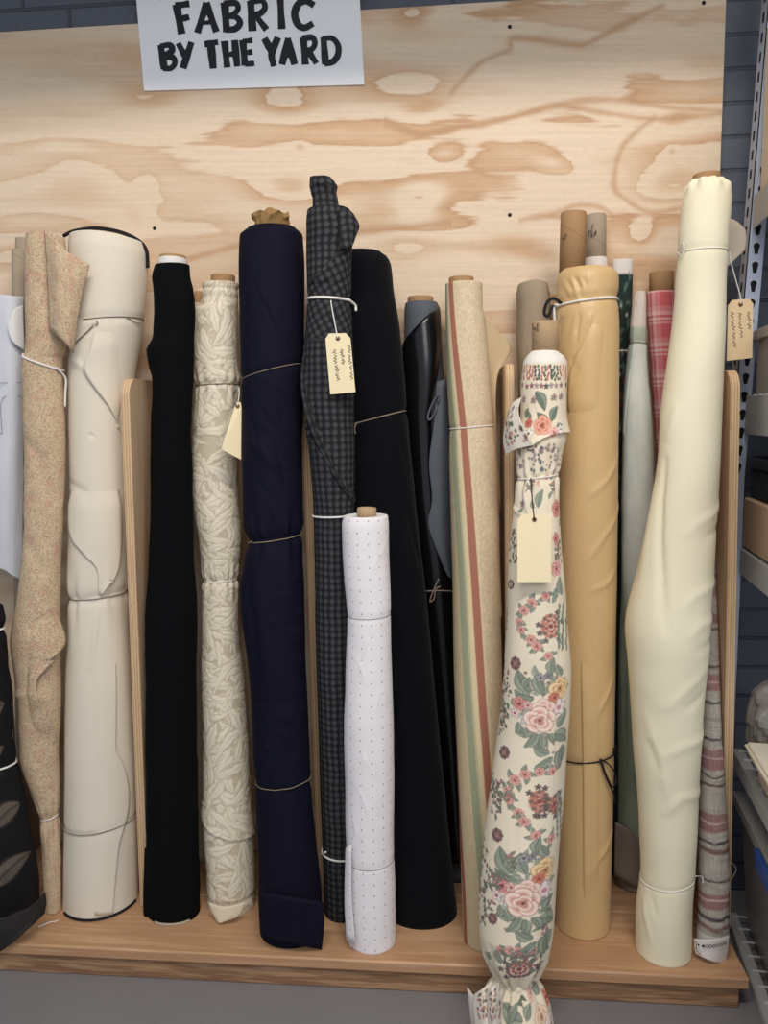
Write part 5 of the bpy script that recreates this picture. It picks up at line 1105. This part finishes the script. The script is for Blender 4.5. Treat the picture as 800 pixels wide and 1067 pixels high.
    swing_tag('blank cream tag on a dark string on the floral roll', [(539, 535.5), (574, 535.5), (574, 606.5), (539, 606.5)], [-.352, -.352, -.376, -.376], [(553, 498, -.338), (554, 515, -.344), (555, 528, -.349)], None, thread=plain('dark_tag_string', (70, 56, 50), .8, .1))
roll_floral()
swing_tag('plain cream tag turned edge on, tucked between the brocade and navy rolls', [(246, 419), (251.5, 419), (251, 479), (230.5, 468)], [-.200, -.198, -.206, -.222], [(249, 404, -.19), (249, 412, -.196)], None)

# ---- far left: black leaf print bundle and a pale garment
def bundle_leaf():
    R = Roll([(632, -70, 4), (650, -80, 8), (700, -85, 12), (760, -88, 17), (800, -90, 23), (850, -90, 34), (900, -90, 42), (940, -88, 44), (None, -80, 44)], -.272, -.280, nth=130, nz=260, foot=ZP+.0015, ds=.55, shrink=.97)
    R.lumps(.006, 9, 8, 14).lumps(.002, 30, 25, 3); R.pinch((-70, 668), (10, 656), .006, .012); R.pinch((-70, 812), (24, 796), .006, .012); t = roll_thing('bulky black bundle printed with brown leaves at the bottom left corner', R, 'fabric bundle', 'fabric_bundle', None)
    P = Print(R, (27, 26, 28)); c = dict(c=(96, 83, 72), c2=(120, 104, 90), dk=(50, 42, 38))
    for a in ((2, 678, 200, 22, 12), (-12, 748, 25, 30, 22), (14, 770, 60, 14, 8), (-6, 862, 24, 46, 24), (-8, 925, 28, 60, 26), (0, 976, 22, 50, 22), (-30, 800, 40, 40, 15), (-40, 880, 30, 40, 15), (-40, 700, 30, 40, 15), (-2, 788, 40, 16, 10), (-10, 995, 10, 46, 12)): P.leaf(*a, **c)
    R.build('fabric', painted('black_leaf_print', .8, .12, .0006, 500), t, col=P.lin()); R.tie((-70, 668), (12, 655), .0022, M_STRING, t, label='white cord'); R.tie((-70, 812), (24, 796), .0022, M_STRING, t, label='white cord')
    sheet('loose_hem', [[(-30, 960, -.367), (8, 955, -.367), (32, 944, -.35), (47, 930, -.31)], [(-30, 980, -.372), (8, 972, -.372), (34, 956, -.352), (48, 941, -.318)], [(-30, 1003, -.370), (2, 990, -.370), (26, 971, -.367), (46, 952, -.325)]], plain('charcoal_lining', (42, 39, 38), .85, .1, 60), t, .002, 7, label='charcoal loose hem')
bundle_leaf()
def garment():
    Y = -.105
    t = thing('folded_garment', 'pale grey cotton garment with a stitched pocket hanging at the far left edge', 'garment', at(-10, 600, Y))
    M = cloth('pale_grey_cotton', (214, 216, 224), .85, 1300, .03)
    R = lambda a, b, c, d: [(a, b), (c, d)]
    rows = [[(-60, 306, -0.055), (-30, 305, -0.090), (0, 307, -0.105), (14, 308.5, -0.103), (24, 309, -0.085)], [(-60, 340, -0.055), (-30, 340, -0.095), (2, 340, -0.115), (14, 340, -0.111), (25, 340, -0.090)], [(-60, 420, -0.055), (-30, 420, -0.105), (0, 420, -0.123), (14, 420, -0.119), (25, 420, -0.095)],
            [(-60, 500, -0.055), (-30, 500, -0.105), (0, 504, -0.130), (14, 506, -0.123), (24.5, 508, -0.100)], [(-60, 570, -0.055), (-30, 575, -0.105), (0, 582, -0.127), (12, 586, -0.123), (23.5, 590, -0.103)], [(-60, 580, -0.055), (-30, 585, -0.105), (0, 592, -0.127), (12, 599, -0.123), (22, 605, -0.104)]]
    sheet('cloth_front', rows, M, t, .003, 8, amp=.0035, seed=5)
    mb = MB()
    for pts in (((-20, 398), (0, 399), (22, 398)), ((2, 452), (2, 416), (22, 413)), ((-8, 447), (2, 452))):
        mb.tube(curve_pts(np.array([at(x, y, -.1285 if x < 16 else -.109) for x, y in pts]), 6), .0006, 5)
    mb.build('seam_stitching', plain('grey_stitching', (128, 130, 140), .8, .05), t, label='grey stitched seams of the pocket')
    sheet('turned_facing', [[(24, 318, -0.105), (15, 322, -0.120), (10, 332, -0.125)], [(24, 330, -0.107), (15, 334, -0.123), (8, 340, -0.127)], [(25, 352, -0.109), (17, 356, -0.123), (11, 352, -0.127)], [(25, 365, -0.110), (21, 362, -0.118), (16, 358, -0.123)]], cloth('white_facing', (232, 230, 230), .85, 1300, .03), t, .003, 6, label='white turned facing')
    # the padded hanger bar inside that carries the cloth, running back to the plywood
    MB().box((at(-50, 318, -.1)[0], -.09, at(0, 318, -.12)[2]-.012), (at(-6, 318, -.1)[0], -.0005, at(0, 318, -.12)[2]+.004), .003).build('support_peg', M_PLYFACE, t, label='wooden peg under the cloth')
garment()

# ------------------------------------------------------------------ steel shelving at the right
def shelving():
    A = math.radians(-6.5); D = np.array([math.sin(A), -math.cos(A), 0]); N = np.array([math.cos(A), math.sin(A), 0])   # D runs towards the viewer, N to the right
    P0 = at(783, 250, -.09); P0[2] = 0
    def W(a, b, z): return P0+D*a+N*b+np.array([0, 0, z])
    def onplane(px, py, b=0.0):                   # point of the unit's long side seen at a pixel
        d = ray(px, py); o = P0+N*b; k = np.dot(o-CAM, N)/np.dot(d, N); return CAM+d*k
    t = thing('steel_shelving', 'grey steel shelving unit with wire decks at the right edge', 'shelving', W(0, 0, 0))
    st = plain('grey_steel', (178, 178, 178), .5, .05, 30, .5, .1); sd = plain('galvanised_wire', (205, 205, 205), .45, .05, 80, .5, .15); bl = plain('pale_blue_steel', (176, 186, 206), .45, .04, 30, .5, .2); dk = plain('slot_shadow_black', (18, 18, 20), .8, .05)
    def obox(mb, a0, a1, b0, b1, z0, z1, bev=.0015):
        M = Matrix(((D[0], N[0], 0, P0[0]), (D[1], N[1], 0, P0[1]), (0, 0, 1, 0), (0, 0, 0, 1))); n0 = len(mb.V); mb.box((a0, b0, z0), (a1, b1, z1), bev, M)
    # leaning slotted post: two thin flanges
    pt = at(799.5, 12, -.09); pb_ = at(780.5, 242, -.09); ax = (pt-pb_)/np.linalg.norm(pt-pb_); f0 = pb_-ax*((pb_[2]-.95)/ax[2]); fz = f0*np.array([1, 1, 0]); f1 = pt+ax*.15
    e = np.array([1, 0, 0])-ax*ax[0]; e /= np.linalg.norm(e); bk = np.array([0, 1., 0])
    post = MB(); w1, w2, th = .030, .034, .002
    for (q, off, wd) in ((e, np.zeros(3), w1), (bk, np.zeros(3), w2)):
        n_ = bk if q is e else e; V = np.array([f+q*u+n_*v for f in (fz, f0, f1) for (u, v) in ((0, 0), (wd, 0), (wd, th), (0, th))]); post.add(V, [[0, 1, 2, 3], [11, 10, 9, 8], grid_faces(3, 4, wrap_c=True)])
    p = post.build('slotted_post', bl, t, label='pale blue slotted corner post'); p['label'] = 'pale blue slotted corner post'
    L = np.linalg.norm(f1-f0); k = 0
    h = .02
    sl = []
    while h < L-.02:
        c = f0+ax*h+e*.016-bk*.0004; mb = MB(); a = np.linspace(-.6, math.pi+.6, 14); pts = [c+e*.0062*math.cos(q)+ax*(.0062*math.sin(q)+.004) for q in a]+[c-e*.003-ax*.011, c+e*.003-ax*.011]
        if c[2] > .75: mb.prism(pts, -bk*.0003).build('keyhole_slot', dk, p, label='dark keyhole slot')
        c2 = f0+ax*(h)+bk*.018-e*.0004
        if c[2] > 1.1: MB().prism([c2+bk*u+ax*v for (u, v) in ((-.004, -.009), (.004, -.009), (.004, .009), (-.004, .009))], -e*.0003).build('keyhole_slot', dk, p, label='dark slot in the side flange')
        h += .0355
    LEN, DEP = .95, .42
    levels = []
    for (px, py, hh) in ((799, 190, .062), (785, 412, .075), (785, 581, .052), (775, 802, .034), (775, 1003, .020)):
        z = onplane(px, py)[2]; levels.append(z); f = thing_part = None
        mb = MB(); obox(mb, .005, LEN, 0.0, .0035, z-hh, z); obox(mb, .005, LEN, 0.0, .022, z-.0025, z, .001); mb.build('side_beam', st, t)
        mb = MB(); obox(mb, .005, LEN, DEP-.004, DEP, z-hh, z); mb.build('side_beam', st, t)
        mb = MB(); k = 0
        while .02+k*.042 < LEN: a = .02+k*.042; mb.tube([W(a, .01, z+.001), W(a, DEP-.005, z+.001)], .0021, 6); k += 1
        for b in (.10, .20, .30): mb.tube([W(.01, b, z-.0025), W(LEN, b, z-.0025)], .0024, 6)
        mb.build('wire_deck', sd, t)
    mb = MB(); obox(mb, LEN-.002, LEN+.03, -.002, .002, 0, 2.0); obox(mb, LEN+.028, LEN+.032, -.002, .034, 0, 2.0); mb.build('slotted_post', bl, t)
    for a in (0.0, LEN+.03):
        mb = MB(); obox(mb, a-.002, a+.03, DEP+.002, DEP+.006, 0, 2.0); mb.build('slotted_post', bl, t)
    z0, z1, z2, z3, z4 = levels
    wd = .004
    # beige cardboard carton on the top deck
    t1 = thing('cardboard_carton', 'beige carton on the top deck of the steel shelving', 'box', W(.3, .2, z0)); mb = MB(); obox(mb, .006, .4, .010, .36, z0+wd, z0+.30, .003); mb.build('carton_body', plain('beige_carton', (214, 200, 178), .85, .04, 20), t1); mb = MB(); obox(mb, .006, .4, .18, .21, z0+.3003, z0+.3013, 0); mb.build('tape', plain('carton_tape', (190, 164, 122), .4, .04), t1)
    # grey bin with a hand slot
    def bin_(nm, label, z, a0, a1, b0, b1, h, c, rib=False):
        q = thing(nm, label, 'bin', W((a0+a1)/2, (b0+b1)/2, z)); M = plain(nm+'_plastic_%d' % int(c[0]), c, .5, .05, 20); mb = MB(); w = .006
        obox(mb, a0, a1, b0, b0+w, z, z+h); obox(mb, a0, a1, b1-w, b1, z, z+h); obox(mb, a0, a0+w, b0+w, b1-w, z, z+h); obox(mb, a1-w, a1, b0+w, b1-w, z, z+h); obox(mb, a0+w, a1-w, b0+w, b1-w, z, z+w); mb.build('bin_wall', M, q)
        mb = MB(); obox(mb, a0-.006, a1+.006, b0-.008, b0+.002, z+h-.016, z+h+.004); obox(mb, a0-.006, a1+.006, b1-.002, b1+.008, z+h-.016, z+h+.004); obox(mb, a0-.008, a0, b0, b1, z+h-.016, z+h+.004); obox(mb, a1, a1+.008, b0, b1, z+h-.016, z+h+.004); mb.build('rim', M, q)
        if rib:
            k = 0; mb = MB()
            while a0+.01+k*.012 < a1: obox(mb, a0+.01+k*.012, a0+.015+k*.012, b0-.004, b0, z+.006, z+h-.02, 0); k += 1
            mb.build('ribs', M, q)
        else: mb = MB(); obox(mb, a0+.12, a0+.24, b0-.0008, b0, z+h*.52, z+h*.66, 0); mb.build('hand_slot', dk, q, label='dark hand slot')
    bin_('plastic_bin', 'grey plastic bin with a hand slot on the second deck of the shelving', z1+wd, .012, .44, .016, .36, .118, (168, 162, 154))
    bin_('plastic_bin', 'black ribbed plastic crate standing on the beige carton on the shelving', z2+wd+.102, .012, .42, .014, .36, .075, (30, 32, 36), True)
    t2 = thing('cardboard_carton', 'low beige carton under the black ribbed crate on the shelving', 'box', W(.25, .2, z2)); mb = MB(); obox(mb, .004, .44, .004, .37, z2+wd, z2+wd+.10, .003); mb.build('carton_body', plain('tan_carton', (186, 158, 132), .85, .04, 20), t2); mb = MB(); obox(mb, .004, .44, .18, .182, z2+wd+.1001, z2+wd+.1008, 0); mb.build('flap_seam', plain('carton_seam', (120, 96, 74), .8, .04), t2)
    # crumpled grey plastic bag, heaped
    def heap(nm, cat, label, a, b, z, ra, rb, h, mat, seed):
        q = thing(nm, label, cat, W(a, b, z)); th = np.linspace(0, 2*math.pi, 60, endpoint=False); rows = []
        for k in range(26):
            u = k/25; ph = u*math.pi; rr = max(math.sin(ph), .002)**.7; zz = z+h*(1-math.cos(ph))/2; f = 1+.55*(fbm(th*2.2/1.0, np.full(60, u*5), seed, 3)-.5)*1.2
            f[-6:] = f[-6:]*np.linspace(1, 0, 6)+f[0]*np.linspace(0, 1, 6); X = ra*rr*f*np.cos(th); Yb = rb*rr*f*np.sin(th); zz = z+(zz-z)*(1+.25*(fbm(th*1.5, np.full(60, u*3), seed+4, 2)-.5)*math.sin(ph)); rows.append(P0+D*(a+X)[:, None]+N*(b+Yb)[:, None]+np.stack([0*X, 0*X, zz], -1))
        mk('crumpled_body', np.concatenate(rows), [grid_faces(26, 60, wrap_c=True)], mat, q, smooth=False); return q
    heap('plastic_bag', 'bag', 'crumpled grey plastic bag heaped on the lower deck of the shelving', .075, .085, z3+wd, .062, .078, .17, plain('grey_plastic_film', (150, 144, 138), .35, .15, 18, .5), 3)
    # folded papers lying on the lower deck, at its edge
    rg = np.random.default_rng(5)
    for i, (a0, a1, b0, b1, zz, c, lab) in enumerate(((.150, .40, -.012, .20, .066, (232, 222, 204), 'white folded paper wad on top of the stack at the shelf edge'), (.155, .42, -.008, .22, .054, (222, 208, 186), 'cream folded paper wad beneath the top one at the shelf edge'), (.160, .44, .012, .23, .0045, (206, 190, 166), 'tan folded packet at the bottom of the paper stack at the shelf edge'))):
        q = thing('folded_paper', lab, 'paper', W(a0, b0, z3+zz), 'folded papers on the shelf'); mb = MB(); hh = (.011, .0115, .048)[i]
        obox(mb, a0, a1, b0, b1, z3+zz, z3+zz+hh*.45, .002); obox(mb, a0+.006, a1-.004, b0+.004, b1-.01, z3+zz+hh*.5, z3+zz+hh, .002); obox(mb, a1-.012, a1, b0, b1, z3+zz+hh*.3, z3+zz+hh*.7, .002); mb.build('sheets', plain('folded_paper_%d' % i, c, .8, .05, 50), q)
    # translucent storage tub with a blue latch
    q = thing('storage_tub', 'translucent grey storage tub with a blue latch on the lowest deck', 'storage tub', W(.4, .2, z4)); m = NT('clear_grey_plastic'); M = m.base(m.mix(m.noise(m.coord('Object'), 5, 3), rgba((158, 150, 144)), rgba((188, 180, 174))), .3, .5); m.b.inputs['Transmission Weight'].default_value = .25; m.b.inputs['Alpha'].default_value = .92
    mb = MB(); zt = z3-.098; w = .004; a0, a1, b0, b1 = .024, .70, .016, .38
    V = []; 
    def ring(z, g, i=0.0): return [W(a0+g+i, b0+g+i, z), W(a1-g-i, b0+g+i, z), W(a1-g-i, b1-g-i, z), W(a0+g+i, b1-g-i, z)]
    rows = [ring(z4+wd, .018), ring(zt, 0.0), ring(zt, 0.0, w), ring(z4+wd+w, .018, w)]; V = np.concatenate([np.array(r) for r in rows]); F = [grid_faces(4, 4, wrap_c=True), [3, 2, 1, 0], [12, 13, 14, 15]]
    mb.add(V, F); mb.build('tub_body', M, q)
    mb = MB(); obox(mb, a0-.008, a1+.008, b0-.010, b1+.008, zt+.0005, zt+.010, .002); obox(mb, a0-.010, a1+.010, b0-.014, b0-.010, zt-.012, zt+.010, .001); mb.build('lid', plain('grey_lid', (152, 148, 144), .4, .04, 20, .5), q)
    pa = onplane(794, 880, b0-.015); a_ = np.dot(pa-P0, D); mb = MB(); obox(mb, a_-.022, a_+.075, b0-.022, b0-.0145, zt-.030, zt+.004, .002); mb.build('latch', plain('blue_latch', (34, 74, 150), .4, .04), q, label='blue latch')
shelving()
